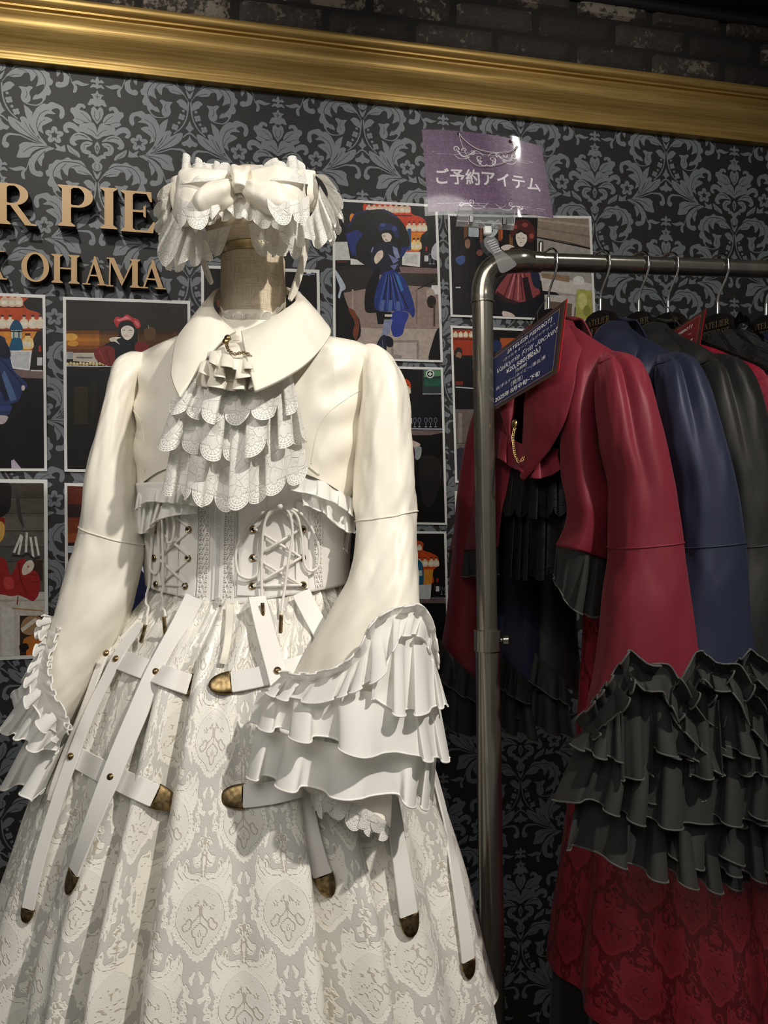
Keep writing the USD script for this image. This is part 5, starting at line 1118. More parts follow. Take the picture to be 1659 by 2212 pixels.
# straps with brass tips and studs
def surf(pts, n, lift=.004):
    p, nn = sc_(spline(np.array(pts, float), n), 0.0)
    # a stiff strap rides over the folds: pull it to the nearest of its neighbourhood, then smooth
    y = ndimage.gaussian_filter1d(ndimage.minimum_filter1d(p[:, 1], max(3, n // 8), mode='nearest'), n / 14, mode='nearest')
    pix = spline(np.array(pts, float), n); p = W(pix[:, 0], pix[:, 1], y - lift)
    nn = ndimage.gaussian_filter1d(nn, n / 6, axis=0, mode='nearest'); return p, unit(nn)
def tip_mesh(c, t, n, w, L):
    s = unit(np.cross(t, n)); k = np.linspace(0, 1, 14)
    hw = w / 2 * np.sqrt(np.clip(1 - k ** 2.3, 0, 1)); hh = .0030 * np.sqrt(np.clip(1 - k ** 3, 0, 1)) + .0002
    a = np.linspace(0, 2 * PI, 24, endpoint=False)
    Pm = c + t * (k * L)[:, None, None] + s * (hw[:, None] * spow(np.cos(a), .8)[None])[..., None] + n * (hh[:, None] * spow(np.sin(a), .8)[None])[..., None] + t * (-.004 * (1 - (spow(np.cos(a), 1) ** 2)) * 0)[None, :, None]
    Pm[0] += t * (.004 * (1 - np.cos(a) ** 2))[:, None]
    v_, f_ = gridmesh(Pm, cv=True); v_ = np.vstack([v_, Pm[0].mean(0)[None]]); i = np.arange(24)
    return v_, np.vstack([f_, np.stack([np.full(24, len(v_) - 1), (i + 1) % 24, i], -1)])
STRAPS = []
def strap(pts, w=.0235, tip=None, tip0=False, lift=.004, n=44):
    p, nn = surf(pts, n, lift); STRAPS.append((spline(np.array(pts, float), n), p, nn))
    o = part(co, 'strap', ribbon(p, nn, w, .0026), M['faux_leather'], smooth=30)
    ends = ([(p[-1], unit(p[-1] - p[-4]), nn[-1])] if tip else []) + ([(p[0], unit(p[0] - p[3]), nn[0])] if tip0 else [])
    for c, t, n_ in ends:
        n_ = unit(n_ - t * np.dot(n_, t)); part(o, 'brass_tip', tip_mesh(c - t * .001 + n_ * .0013, t, n_, w * 1.1, w * 1.12), M['brass'], smooth=50)
    return o
def stud(x, y):
    best = None
    for pix, p, nn in STRAPS:
        d = np.hypot(pix[:, 0] - x, pix[:, 1] - y); i = d.argmin()
        if d[i] < 26 and (best is None or p[i, 1] < best[0]): best = (p[i, 1], nn[i])
    c = W(x, y, best[0]) + best[1] * .0026
    part(co, 'stud', lathe([(.0003, .0026), (.0022, .0022), (.0038, .0012), (.0045, 0), (.0045, -.001), (.0003, -.001)], c, axis=best[1], sides=20), M['brass'], smooth=60)
strap([(258, 1424), (330, 1452), (408, 1479)], .026, tip=True, lift=.0035)
strap([(168, 1637), (250, 1680), (334, 1719)], .026, tip=True, lift=.0035)
strap([(306, 1350), (262, 1408), (230, 1470), (196, 1540), (160, 1630), (122, 1740), (88, 1850), (62, 1962)], .0165, tip=True, lift=.006)
strap([(256, 1375), (226, 1420), (176, 1555), (140, 1640), (112, 1730)], .014, lift=.005)
strap([(420, 1290), (384, 1362), (336, 1452), (288, 1562), (240, 1678), (196, 1790), (162, 1884)], .0245, tip=True, lift=.007)
strap([(500, 1474), (545, 1466), (590, 1456), (650, 1438), (720, 1412)], .026, tip0=True, lift=.0035)
strap([(526, 1720), (580, 1714), (650, 1698), (740, 1676)], .026, tip0=True, lift=.0035)
strap([(554, 1290), (572, 1360), (600, 1462), (628, 1590), (652, 1720), (678, 1830), (698, 1890)], .0245, tip=True, lift=.007)
strap([(650, 1280), (672, 1325), (712, 1400), (760, 1500), (812, 1620), (846, 1750), (866, 1870), (882, 1976)], .0245, tip=True, lift=.007)
strap([(880, 1560), (925, 1640), (952, 1730), (980, 1870), (1000, 1990), (1010, 2074)], .022, tip=True, lift=.004)
for x, y in ((252, 1424), (336, 1451), (154, 1634), (240, 1678), (599, 1449), (231, 1412)): stud(x, y)
p, nn = surf([(496, 1306), (493, 1370), (481, 1434)], 20, .008); part(co, 'satin_ribbon', ribbon(p, nn, .0095, .0008), M['satin'], smooth=30)

# --- headband with lace bow
hb = thing('headband', 'ivory satin headband with large layered lace bow on the mannequin head', 'headband', W(550, 545, YB))
pth = np.array([W(*p_) for p_ in [(460, 612, 1.09), (444, 570, 1.10), (432, 520, 1.125), (436, 455, 1.14), (480, 392, 1.15), (548, 372, 1.15), (616, 392, 1.15), (654, 455, 1.14), (658, 530, 1.125), (645, 590, 1.11), (624, 648, 1.10)]])
pth = spline(pth, 80); cen = W(548, 500, 1.15)
part(hb, 'band', ribbon(pth, unit(pth - cen + [0, -.02, 0]), np.interp(np.linspace(0, 1, 80), [0, .03, .97, 1], [.006, .012, .012, .006]), .004), M['satin'], smooth=40)
def loop(rows, name='bow_loop', seed=1, amp=.003):
    Pl, t_ = loft(rows, 40, 40, e=.9)
    Pl = fold_noise(Pl, (30, 30, 30), amp, seed)
    s_ = np.sin(t_[None] * 4 + seed) * .0016 * np.linspace(1, .3, 40)[:, None]
    part(hb, name, gridmesh(Pl + gnormals(Pl) * s_[..., None], cv=True), M['satin'])
loop([(668, 384, 690, 440, 1.09, .012), (680, 374, 695, 450, 1.10, .02), (640, 372, 660, 455, 1.085, .025), (600, 380, 610, 450, 1.07, .012)], seed=7)
loop([(372, 392, 374, 470, 1.10, .012), (382, 384, 390, 492, 1.09, .02), (430, 380, 420, 480, 1.08, .024), (480, 384, 480, 450, 1.07, .012)], seed=8)
loop([(512, 376, 514, 424, 1.02, .008), (486, 372, 484, 452, 1.005, .024), (436, 366, 424, 482, 1.005, .034), (398, 372, 388, 486, 1.015, .030), (384, 388, 380, 474, 1.03, .012)], seed=2, amp=.006)
loop([(524, 376, 524, 424, 1.02, .008), (558, 370, 562, 450, 1.005, .024), (610, 366, 620, 474, 1.005, .034), (648, 374, 656, 474, 1.015, .030), (664, 390, 666, 456, 1.03, .012)], seed=3, amp=.006)
loop([(520, 386, 522, 422, .99, .006), (548, 392, 554, 446, .975, .018), (592, 400, 602, 466, .975, .022), (644, 424, 650, 464, .985, .010)], seed=4, amp=.005)
loop([(514, 386, 512, 422, .99, .006), (488, 388, 482, 450, .975, .018), (448, 402, 434, 474, .975, .022), (426, 418, 420, 460, .985, .010)], seed=5, amp=.005)
loop([(496, 364, 542, 364, 1.0, .010), (499, 384, 538, 384, .978, .016), (501, 404, 537, 406, .978, .016), (504, 424, 540, 426, .99, .010)], 'bow_knot', 9, .002)
LACES = [
    ([(384, 424, .985), (430, 440, .962), (474, 430, .97)], [(380, 488, .985), (424, 498, .958), (478, 458, .966)], 3, .004),
    ([(576, 420, .955), (622, 434, .955), (668, 420, .985)], [(580, 462, .95), (626, 490, .95), (672, 474, .98)], 3, .004), # base path, hem path, folds, depth
    ([(386, 398, .985), (440, 392, .965), (500, 384, .99), (548, 386, .99), (602, 390, .965), (664, 398, .985)], [(398, 338, 1.03), (444, 346, 1.02), (502, 356, 1.03), (548, 360, 1.03), (602, 342, 1.02), (654, 342, 1.03)], 8, .009),
    ([(676, 376, 1.08), (696, 392, 1.08), (708, 420, 1.09), (700, 452, 1.10)], [(705, 378, 1.05), (736, 420, 1.06), (744, 462, 1.07), (716, 545, 1.09)], 5, .010),
    ([(690, 400, 1.07), (684, 440, 1.06), (668, 470, 1.05)], [(728, 470, 1.05), (708, 530, 1.04), (676, 540, 1.03)], 4, .010),
    ([(384, 390, 1.09), (374, 420, 1.09), (368, 460, 1.09)], [(352, 410, 1.06), (334, 470, 1.06), (342, 512, 1.07)], 4, .010),
    ([(380, 440, 1.05), (400, 476, 1.04), (436, 492, 1.03)], [(338, 520, 1.05), (362, 584, 1.03), (440, 560, 1.02)], 6, .013),
    ([(378, 460, 1.06), (410, 500, 1.05), (446, 520, 1.04)], [(346, 545, 1.07), (386, 560, 1.05), (462, 566, 1.05)], 5, .010),
    ([(498, 430, 1.0), (540, 426, .99), (590, 432, .995), (640, 444, 1.01)], [(492, 462, .985), (530, 476, .97), (588, 500, .97), (616, 492, .985)], 6, .010),
    ([(598, 440, 1.0), (630, 448, 1.0), (668, 462, 1.02)], [(604, 520, .985), (640, 528, .98), (684, 520, 1.0)], 4, .011),
    ([(504, 424, 1.0), (480, 440, .995), (446, 450, 1.0)], [(502, 470, .985), (470, 478, .975), (408, 502, .985)], 4, .010),
    ([(536, 484, 1.07), (580, 480, 1.06), (640, 486, 1.07), (656, 500, 1.10)], [(546, 548, 1.075), (590, 556, 1.066), (630, 562, 1.075), (652, 556, 1.10)], 5, .006),
    ([(436, 500, 1.09), (460, 496, 1.075), (500, 486, 1.066)], [(434, 556, 1.10), (456, 560, 1.085), (482, 548, 1.075)], 4, .006)]
for k, (b_, h_, n_, a_) in enumerate(LACES):
    Pl = flounce(b_, h_, n_, a_, seed=80 + k, nu=200, nv=24, lat=.5, power=.7)
    part(hb, 'lace_frill', gridmesh(Pl), M['lace'], uv=lace_uv(Pl, .03))
# ------------------------------------------------------------------ the clothes rail
def pipe_mat():
    g = G(); pos = g.add('texture_coordinate') + '.object'
    a = g.add('noise_texture', vector=g.add('mapping', vector=pos, scale=(40, 40, 6)) + '.vector', scale=1.0, detail=2.0) + '.fac'
    b = g.add('noise_texture', vector=pos, scale=260.0, detail=0.0) + '.fac'
    col = g.mixc(g.step(a, .35, .7), (.25, .235, .20), (.32, .30, .255))
    ro = g.m('multiply_add', b, .03, .17)
    return g.make('lacquered_raw_steel', g.add('principled_bsdf', base_color=col, metallic=.85, roughness=ro, coat_weight=.4, coat_roughness=.12) + '.BSDF')
M['pipe'] = pipe_mat()
def plastic(name):
    g = G(); fr = g.add('fresnel', IOR=1.6) + '.fac'
    t = g.add('transparent_bsdf', color=(.93, .94, .94)) + '.BSDF'; d = g.add('principled_bsdf', base_color=(.9, .91, .92), roughness=.08) + '.BSDF'
    return g.make(name, g.add('mix_closure', fac=g.m('multiply_add', fr, 1.5, .02, clamp=True), closure1=t, closure2=d) + '.closure')
M['acrylic'] = plastic('clear_acrylic')
M['white_plastic'] = simple('white_plastic', (.8, .8, .78), rough=.4)
def film():
    g = G()
    fr = g.add('fresnel', IOR=1.5) + '.fac'
    t = g.add('transparent_bsdf', color=(.96, .96, .97)) + '.BSDF'; s = g.add('glossy_bsdf', roughness=.04, color=(1.0, 1.0, 1.0)) + '.BSDF'
    return g.make('laminate_film', g.add('mix_closure', fac=g.m('multiply', fr, .8), closure1=t, closure2=s) + '.closure')
M['film'] = film()

B0 = W(1140, 565, 1.278); B1 = W(1659, 578, 1.32); BD = unit(B1 - B0); BD[2] = 0; BD = unit(BD)
BEND = B0 + BD * 1.25
rack = thing('clothes_rack', 'raw steel pipe clothes rack with rounded corner', 'clothes rack', (W(1058, 2212, 1.27)[0], 1.27, 0))
upt, upb = W(1042, 652, 1.27), W(1053, 1404, 1.27)
upf = upb + (upb - upt) * (upb[2] / (upt[2] - upb[2]))
part(rack, 'upright', sweep(np.array([upt, upb]), .0166, 40), M['pipe'], smooth=50)
part(rack, 'lower_upright', sweep(np.array([upb + (upt - upb) * .02, upf]), .0198, 40), M['pipe'], smooth=50)
el = spline(np.vstack([upt[None], W(np.array([1043, 1050, 1066, 1090, 1120]), np.array([625, 598, 578, 567, 564]), 1.272), B0[None] + BD * .004]), 50)
part(rack, 'elbow', sweep(el, np.interp(np.linspace(0, 1, 50), [0, .05, .5, .95, 1], [.0172, .0182, .0186, .0182, .0168]), 40), M['pipe'], smooth=50)
part(rack, 'top_bar', sweep(np.array([B0, BEND]), .0145, 40), M['pipe'], smooth=50)
def ringat(c, d, r0, r1, hw, name='weld_ring'):
    part(rack, name, lathe([(r0 * .8, -hw), (r1, -hw), (r1, hw), (r0 * .8, hw)], c, axis=d, sides=40), M['pipe'], smooth=40)
ringat(upt, (upb - upt), .0166, .0188, .0016); ringat(B0 + BD * .01, BD, .0145, .0165, .012, 'bar_sleeve')
pc = W(1053, 1382, 1.27); ringat(pc, (upb - upt), .018, .0222, .0165, 'clamp_collar')
part(rack, 'clamp_knob', cat_mesh([lathe([(.0005, .014), (.006, .014), (.0085, .012), (.0085, .004), (.006, .002), (.0005, .002)], pc + [.022, -.006, .001], axis=(.95, -.3, 0), sides=24), sweep(np.array([pc + [.015, -.004, .001], pc + [.03, -.009, .001]]), .004, 12)]), M['pipe'], smooth=50)
part(rack, 'top_peg', cat_mesh([sweep(np.array([B0 + BD * .022 + [0, 0, .010], B0 + BD * .022 + [0, 0, .030]]), .0042, 14), trimesh.creation.icosphere(2, .0042).apply_translation(B0 + BD * .022 + [0, 0, .030])]), M['pipe'], smooth=60)
part(rack, 'far_upright', sweep(np.array([BEND + [0, 0, .01], BEND * [1, 1, 0]]), .0185, 24), M['pipe'], smooth=50)
for b in (upf, BEND * [1, 1, 0]):
    part(rack, 'foot_bar', sweep(np.array([b + [.10, -.26, .02], b + [-.10, .26, .02]]), .017, 16), M['pipe'], smooth=50)
part(rack, 'base_bar', sweep(np.array([upf + [0, 0, .02], BEND * [1, 1, 0] + [0, 0, .02]]), .015, 16), M['pipe'], smooth=50)

# hangers: plane axes HH (towards the viewer's right and forward), HN (the face), z
HH = np.array([.487, -.874, 0]); HH = unit(HH); HN = np.array([HH[1], -HH[0], 0])
def hook_at(px):
    k = (px - CX) / F; t = (B0[0] - k * B0[1]) / (k * BD[1] - BD[0]); return B0 + BD * t
HX = [1185, 1297, 1380, 1443, 1550, 1655]
HC = [hook_at(x) for x in HX]
def hp(c, a, z, n=0.0):
    a, z, n = np.broadcast_arrays(np.asarray(a, float), np.asarray(z, float), np.asarray(n, float))
    return np.asarray(c) + a[..., None] * HH + n[..., None] * HN + z[..., None] * np.array([0, 0, 1.0])
def text_poly_mesh(words, height, gap=.04):
    x, out = 0.0, []
    for ch in words:
        if ch == ' ': x += .3; continue
        g, w = glyph(ch); out.append(affinity.translate(g, x, 0)); x += w + gap
    u = unary_union(out); b = u.bounds
    return affinity.scale(affinity.translate(u, -(b[0] + b[2]) / 2, 0), height, height, origin=(0, 0))
HLAB = ['black wooden hanger holding the red jacket, first from the rack corner', 'black wooden hanger holding the navy jacket', 'black wooden hanger holding the black jacket', 'black wooden hanger holding the red lace dress, behind the red price card', 'black wooden hanger second from the right picture edge', 'black wooden hanger cut by the right picture edge']
half = [(0, -.0775), (.012, -.0785), (.024, -.083), (.033, -.093), (.0385, -.108), (.042, -.118), (.06, -.130), (.12, -.163), (.175, -.192), (.188, -.205), (.184, -.222), (.165, -.218), (.10, -.185), (.04, -.163), (0, -.158)]
outl = Polygon(half + [(-a, z) for a, z in half[::-1]]).buffer(.004).buffer(-.004)
for k, c in enumerate(HC):
    t = thing('hanger', HLAB[k], 'hanger', hp(c, 0, -.2), group=None)
    hk = np.array([(0, -.079), (0, -.062), (.001, -.050), (.007, -.038), (.016, -.022), (.0215, -.006), (.0205, .006), (.014, .0165), (.004, .0205), (-.008, .0195), (-.017, .0125), (-.021, .002), (-.019, -.008)])
    hk = spline(hk, 60); part(t, 'hook', sweep(hp(c, hk[:, 0], hk[:, 1]), .0019, 10), M['hook_steel'], smooth=60)
    part(t, 'hook_socket', sweep(hp(c, np.zeros(2), np.array([-.080, -.058])), .0026, 12), M['hook_steel'], smooth=50)
    core = extrude_between(outl.buffer(-.002), lambda p: hp(c, p[:, 0], p[:, 1], -.008), lambda p: hp(c, p[:, 0], p[:, 1], .008))
    rimm = extrude_between(outl, lambda p: hp(c, p[:, 0], p[:, 1], -.006), lambda p: hp(c, p[:, 0], p[:, 1], .006))
    b = part(t, 'hanger_body', cat_mesh([core, rimm]), M['hanger'], smooth=False)
    if k > 0:
        for word, z in (('ATELIER', -.1005), ('PIERROT', -.1145)):
            pl = text_poly_mesh(word, .0098); pl = affinity.translate(pl, .004, z)
            part(b, 'gold_lettering', flat_poly(pl, lambda p: hp(c, p[:, 0], p[:, 1], .0083)), M['gold_print'], smooth=False)

# ------------------------------------------------------------------ lettering from the renderer's own fonts
CJK = [f for f in glob.glob('/opt/blender-*/*/datafiles/fonts/*CJK*')]
def words(text, bold=False, cjk=False):
    keep = meshkit.glob
    if cjk and CJK: meshkit.glob = types.SimpleNamespace(glob=lambda p: CJK)
    try: m = meshkit.text_mesh(text, 1.0, .01, bold=bold)
    finally: meshkit.glob = keep
    v, f = np.array(m.vertices), np.array(m.faces)
    top = (v[f][:, :, 2] > .005).all(1)
    return v, f[top]
M['white_ink'] = simple('white_print', lin((250, 247, 247)), rough=.4)
M['gold_ink'] = simple('gold_line_print', lin((176, 140, 86)), rough=.4)

class Card:
    """a thin card; s, t in 0..1 across and down map to points through its four corners"""
    def __init__(c, TL, TR, BR, BL, bow=0.0, nrm=(0, -1, 0)):
        c.k = [np.asarray(x, float) for x in (TL, TR, BR, BL)]; c.bow = bow
        c.n = unit(np.cross(c.k[1] - c.k[0], c.k[0] - c.k[3])); c.n = c.n if np.dot(c.n, nrm) > 0 else -c.n
    def __call__(c, s, t, lift=0.0):
        s, t = np.broadcast_arrays(np.asarray(s, float), np.asarray(t, float)); s, t = s[..., None], t[..., None]
        TL, TR, BR, BL = c.k
        return (TL * (1 - s) + TR * s) * (1 - t) + (BL * (1 - s) + BR * s) * t + c.n * (c.bow * (1 - (2 * s - 1) ** 2) + lift)
    def sheet(c, s0, s1, t0, t1, th, lift=0.0):
        s, t = np.meshgrid(np.linspace(s0, s1, 20), np.linspace(t0, t1, 8), indexing='ij')
        P = c(s, t, lift); Q = c(s, t, lift + th)
        v = np.vstack([P.reshape(-1, 3), Q.reshape(-1, 3)]); _, f = gridmesh(P); k = 160; I = np.arange(k).reshape(20, 8)
        rim = np.r_[I[0, :], I[1:, -1], I[-1, -2::-1], I[-2:0:-1, 0]]; r2 = np.roll(rim, -1)
        return v, np.vstack([f, f[:, ::-1] + k, np.stack([rim, r2 + k, r2], -1), np.stack([rim, rim + k, r2 + k], -1)])
    def poly(c, g, lift): return flat_poly(g, lambda p: c(p[:, 0], p[:, 1], lift))
    def text(c, text, cx, cy, width, lift, height=None, aspect=1.5, shear=0.0, **kw):
        v, f = words(text, **kw); w = v[:, 0].max() - v[:, 0].min()
        x = (v[:, 0] - (v[:, 0].max() + v[:, 0].min()) / 2) / w * width; y = v[:, 1] / w * width * aspect
        if height: y = v[:, 1] * height
        return c(cx + x + shear * y, cy - y, lift), f

# purple sign in a clear clip on the rack corner
M['sign_purple'] = simple('sign_purple', lin((132, 104, 132)), rough=.4, noise=.08, nscale=60)
M['sign_figure'] = simple('sign_purple_figure', lin((156, 126, 157)), rough=.4)
sg = Card(W(903, 272, 1.262), W(1175, 311, 1.27), W(1204, 479, 1.262), W(918, 467, 1.25), bow=.013)
st_ = thing('notice_sign', 'laminated purple sign with white Japanese lettering held above the rack corner', 'sign', sg(.5, 1))
part(st_, 'laminate', sg.sheet(0, 1, 0, 1, .0006, -.0003), M['film'], smooth=30)
pr = part(st_, 'printed_card', sg.sheet(.028, .975, .035, .955, .0003, -.0012), M['sign_purple'], smooth=30)
tile = affinity.scale(dm, .105 / 793, .155 / 793, origin=(0, 0))
fig = unary_union([affinity.translate(tile, (i + (.5 if j % 2 else 0)) * .21, j * .155 - .1) for i in range(0, 6) for j in range(-1, 7)]).intersection(sbox(.03, .04, .973, .95)).simplify(.0015)
part(pr, 'damask_figure', sg.poly(fig, -.0007), M['sign_figure'], smooth=False)
M['film_front'] = M['film']
def spiral(cx, cy, r, turns, a0, sx=1.0, sy=1.5, cw=1):
    t = np.linspace(0, 1, 26); rr = r * (1 - .85 * t); a = a0 + cw * t * turns * 2 * PI
    return [(cx + sx * q * math.cos(b), cy + sy * q * math.sin(b)) for q, b in zip(rr, a)]
orn = [Ln(.005, (.09, .285), (.88, .285)), Ln(.004, (.13, .31), (.84, .31)), Ln(.005, (.10, .865), (.92, .865)), Ln(.004, (.06, .89), (.90, .89))]
def tp(pts, w0, w1): return taper(pts, w0, w1)
for sgn in (-1, 1):
    X = lambda x: .5 + sgn * x
    orn += [tp([(X(.02), .30), (X(.07), .25), (X(.12), .30), (X(.17), .33), (X(.21), .27)], .006, .016), tp(spiral(X(.225), .25, .024, 1.1, 0, cw=sgn), .012, .005), tp(spiral(X(.05), .335, .026, 1.2, 1, cw=-sgn), .012, .005), tp(spiral(X(.10), .27, .02, 1.2, 2, cw=sgn), .010, .004), tp([(X(.0), .40), (X(.03), .42), (X(.06), .38)], .006, .01), tp(spiral(X(.06), .375, .02, 1.2, 1.5, cw=sgn), .009, .004), tp(spiral(X(.16), .255, .02, 1.1, 3, cw=-sgn), .010, .004), tp([(X(.13), .33), (X(.19), .36), (X(.24), .31)], .012, .004)]
    orn += [tp([(X(.05), .90), (X(.12), .93), (X(.18), .87), (X(.23), .90)], .005, .012), tp(spiral(X(.15), .85, .02, 1.2, 1, cw=sgn), .009, .004), tp(spiral(X(.22), .88, .02, 1.2, 2, cw=-sgn), .010, .004), tp([(X(.03), .86), (X(.07), .90), (X(.11), .86)], .006, .004)]
part(pr, 'white_ornament', sg.poly(unary_union(orn).intersection(sbox(.03, .04, .97, .95)), -.0005), M['white_ink'], smooth=False)
tv, tf = sg.text('ご予約アイテム', .505, .635, .80, -.0005, cjk=True, bold=True, aspect=1.62)
part(pr, 'japanese_lettering', (tv, tf), M['white_ink'], smooth=False)
for (s_, t_) in ((.31, .075), (.715, .075)):
    part(st_, 'punched_hole', sg.poly(affinity.scale(Point(s_, t_).buffer(.013, 8), 1, 1.3), .0006), M['dark_hole'], smooth=False)
q = np.array([sg(s_, t_, .003) for s_, t_ in ((.31, .075), (.36, .17), (.46, .25), (.58, .26), (.70, .21), (.755, .15))])
stg = part(st_, 'string', sweep(spline(q, 50), .0006, 6), M['cord'])
q = np.array([sg(s_, t_, .002) for s_, t_ in ((.715, .075), (.74, .10), (.755, .15))]); part(st_, 'string', sweep(spline(q, 12), .0006, 6), M['cord'])
q = np.array([sg(s_, t_, .0025) for s_, t_ in ((.31, .075), (.325, .22), (.38, .40), (.45, .44), (.58, .40), (.70, .29), (.755, .15))]); part(st_, 'string', sweep(spline(q, 60), .0005, 6), M['cord'])
part(st_, 'string_knot', trimesh.creation.icosphere(2, .0025).apply_translation(sg(.755, .15, .003)), M['cord'])

clip = thing('sign_clip', 'clear plastic clip with ribbed grip holding the purple sign on the rack corner', 'clip', W(1085, 580, 1.25))
rl = W(1051, 465, 1.236); ru = unit(W(1112, 470, 1.236) - W(990, 462, 1.236)); rz = np.array([-ru[2], 0, ru[0]]); ry = np.cross(rz, ru)
RR = np.array([ru, ry, rz])
part(clip, 'rail', bevel_box(rl + [0, .0, .0], (.090, .0035, .023), .001, RR), M['acrylic'], smooth=30)
part(clip, 'rail_back', bevel_box(rl + [0, .024, 0], (.090, .0035, .023), .001, RR), M['acrylic'], smooth=30)
part(clip, 'rail_base', sweep(np.array([rl - ru * .045 - rz * .012 + [0, .010, 0], rl + ru * .045 - rz * .012 + [0, .010, 0]]), .005, 16), M['acrylic'], smooth=50)
for d in (-.024, .028): part(clip, 'spring', bevel_box(rl + ru * d - rz * .009 + [0, .004, 0], (.007, .018, .012), .001, RR), M['hook_steel'], smooth=30)
nk = [W(1033, 478, 1.245), W(1048, 492, 1.245), W(1054, 498, 1.245)]
part(clip, 'neck', cat_mesh([sweep(spline(np.array(nk), 12), .0032, 10), sweep(spline(np.array([W(1078, 478, 1.245), W(1062, 492, 1.245), W(1056, 498, 1.245)]), 12), .0032, 10)]), M['acrylic'], smooth=50)
part(clip, 'joint', bevel_box(W(1053, 499, 1.245), (.0125, .012, .0135), .002), M['white_plastic'], smooth=30)
out = blob([(1046, 516), (1054, 509), (1066, 510), (1076, 521), (1080, 536), (1098, 552), (1114, 567), (1112, 576), (1084, 590), (1074, 572), (1066, 552), (1050, 536), (1046, 526)])
part(clip, 'front_jaw', extrude_between(out, lambda p: W(p[:, 0], p[:, 1], 1.240), lambda p: W(p[:, 0], p[:, 1], 1.2365)), M['acrylic'], smooth=False)
part(clip, 'back_jaw', extrude_between(affinity.translate(out, -8, 6), lambda p: W(p[:, 0], p[:, 1], 1.3075), lambda p: W(p[:, 0], p[:, 1], 1.304)), M['acrylic'], smooth=False)
for k in range(6):
    a, b = np.array([1052 + k * 3.0, 524 + k * 4.6]), np.array([1068 + k * 3.0, 518 + k * 4.6])
    part(clip, 'grip_rib', sweep(np.array([W(*a, 1.2355), W(*b, 1.2355)]), .0011, 8), M['acrylic'], smooth=50)
part(clip, 'hinge', sweep(np.array([W(1060, 540, 1.238), W(1058, 543, 1.306)]), .004, 12), M['acrylic'], smooth=50)

# price cards
C1 = HC[0]
def J(px, py, off=0.0, c=None):
    c = C1 if c is None else c
    px, py, off = np.broadcast_arrays(np.asarray(px, float), np.asarray(py, float), np.asarray(off, float))
    k = (px - CX) / F; Y = (off + HN[0] * c[0] + HN[1] * c[1]) / (HN[0] * k + HN[1]); return W(px, py, Y)
def price_card(name, label, col, back, corners, off, c, lines, hole, top):
    q = [J(x, y, off, c) for x, y in corners]
    cd = Card(*q, bow=0.0, nrm=HN)
    t = thing(name, label, 'price card', cd(.5, 1))
    M[name + back] = simple(f'card_{back}', lin(col), rough=.45); M['card_frame'] = M.get('card_frame') or simple('card_brown_frame', lin((74, 56, 48)), rough=.5)
    b = part(t, 'card', cd.sheet(0, 1, 0, 1, .0008, -.0008), M['card_frame'], smooth=30)
    part(t, 'card_field', cd.poly(sbox(.035, .05, .965, .95).difference(unary_union([Point(x, y).buffer(.045, 6) for x in (.035, .965) for y in (.05, .95)])), .0003), M[name + back], smooth=False)
    part(t, 'gold_rule', cd.poly(sbox(.05, .07, .95, .93).difference(sbox(.056, .078, .944, .922)), .0005), M['gold_ink'], smooth=False)
    rc = simple('card_red_edge_' + back, lin((176, 36, 40)), rough=.5)
    part(t, 'backing_card', cd.sheet(.01, 1.012, -.01, .99, .0008, -.0026), rc, smooth=30)
    for tx, cx, cy, w, kw in lines:
        v_, f_ = cd.text(tx, cx, cy, w, .0006, aspect=1.25, **kw)
        part(t, 'lettering', (v_, f_), M['white_ink'], smooth=False)
    hpt = cd(hole[0], hole[1], .001)
    part(t, 'string', sweep(spline(np.array([hpt, hpt + HN * .003 + [0, 0, .012], top + HN * .006]), 16), .0006, 6), M['dark_hole'])
    if len(hole) > 2:
        h2 = cd(hole[2], .04, .001); part(t, 'string', sweep(spline(np.array([h2, h2 * .5 + top * .5 + HN * .004 - [0, 0, .004], top + HN * .006]), 16), .0005, 6), M['dark_hole'])
    return cd
price_card('price_card', 'navy price card tied to the first hanger in front of the red jacket collar', (44, 50, 92), 'navy', [(1052, 777), (1221, 648), (1202, 806), (1052, 896)], .084, C1,
    [('[ATELEIR PIERROT]', .58, .165, .56, dict(bold=True, shear=.1)), ('~ヴァルキリーフリルジャケット~', .57, .258, .68, dict(cjk=True)), ('Valkyrie Frill Jacket', .54, .385, .80, dict(shear=.2)), ('¥20,680(税込)', .52, .50, .46, dict(cjk=True, bold=True)), ('(色展開)', .50, .58, .16, dict(cjk=True)), ('白/ボルドー/ネイビー/黒白/黒', .49, .67, .68, dict(cjk=True)), ('(発売)', .45, .76, .16, dict(cjk=True)), ('2025年 8月中旬~下旬', .45, .87, .64, dict(cjk=True, bold=True))],
    (.70, .055, .38), hp(C1, 0.0, -.062))
price_card('price_card', 'dark red price card half hidden behind the black jacket collar', (128, 44, 46), 'red', [(1400, 748), (1522, 668), (1506, 764), (1392, 836)], .05, HC[3],
    [('[ATELEIR PIERROT]', .50, .245, .64, dict(bold=True, shear=.1)), ('~', .80, .42, .05, dict()), ('ss', .80, .62, .12, dict(bold=True, shear=.2))], (.53, .06), hp(HC[3], 0.0, -.062))
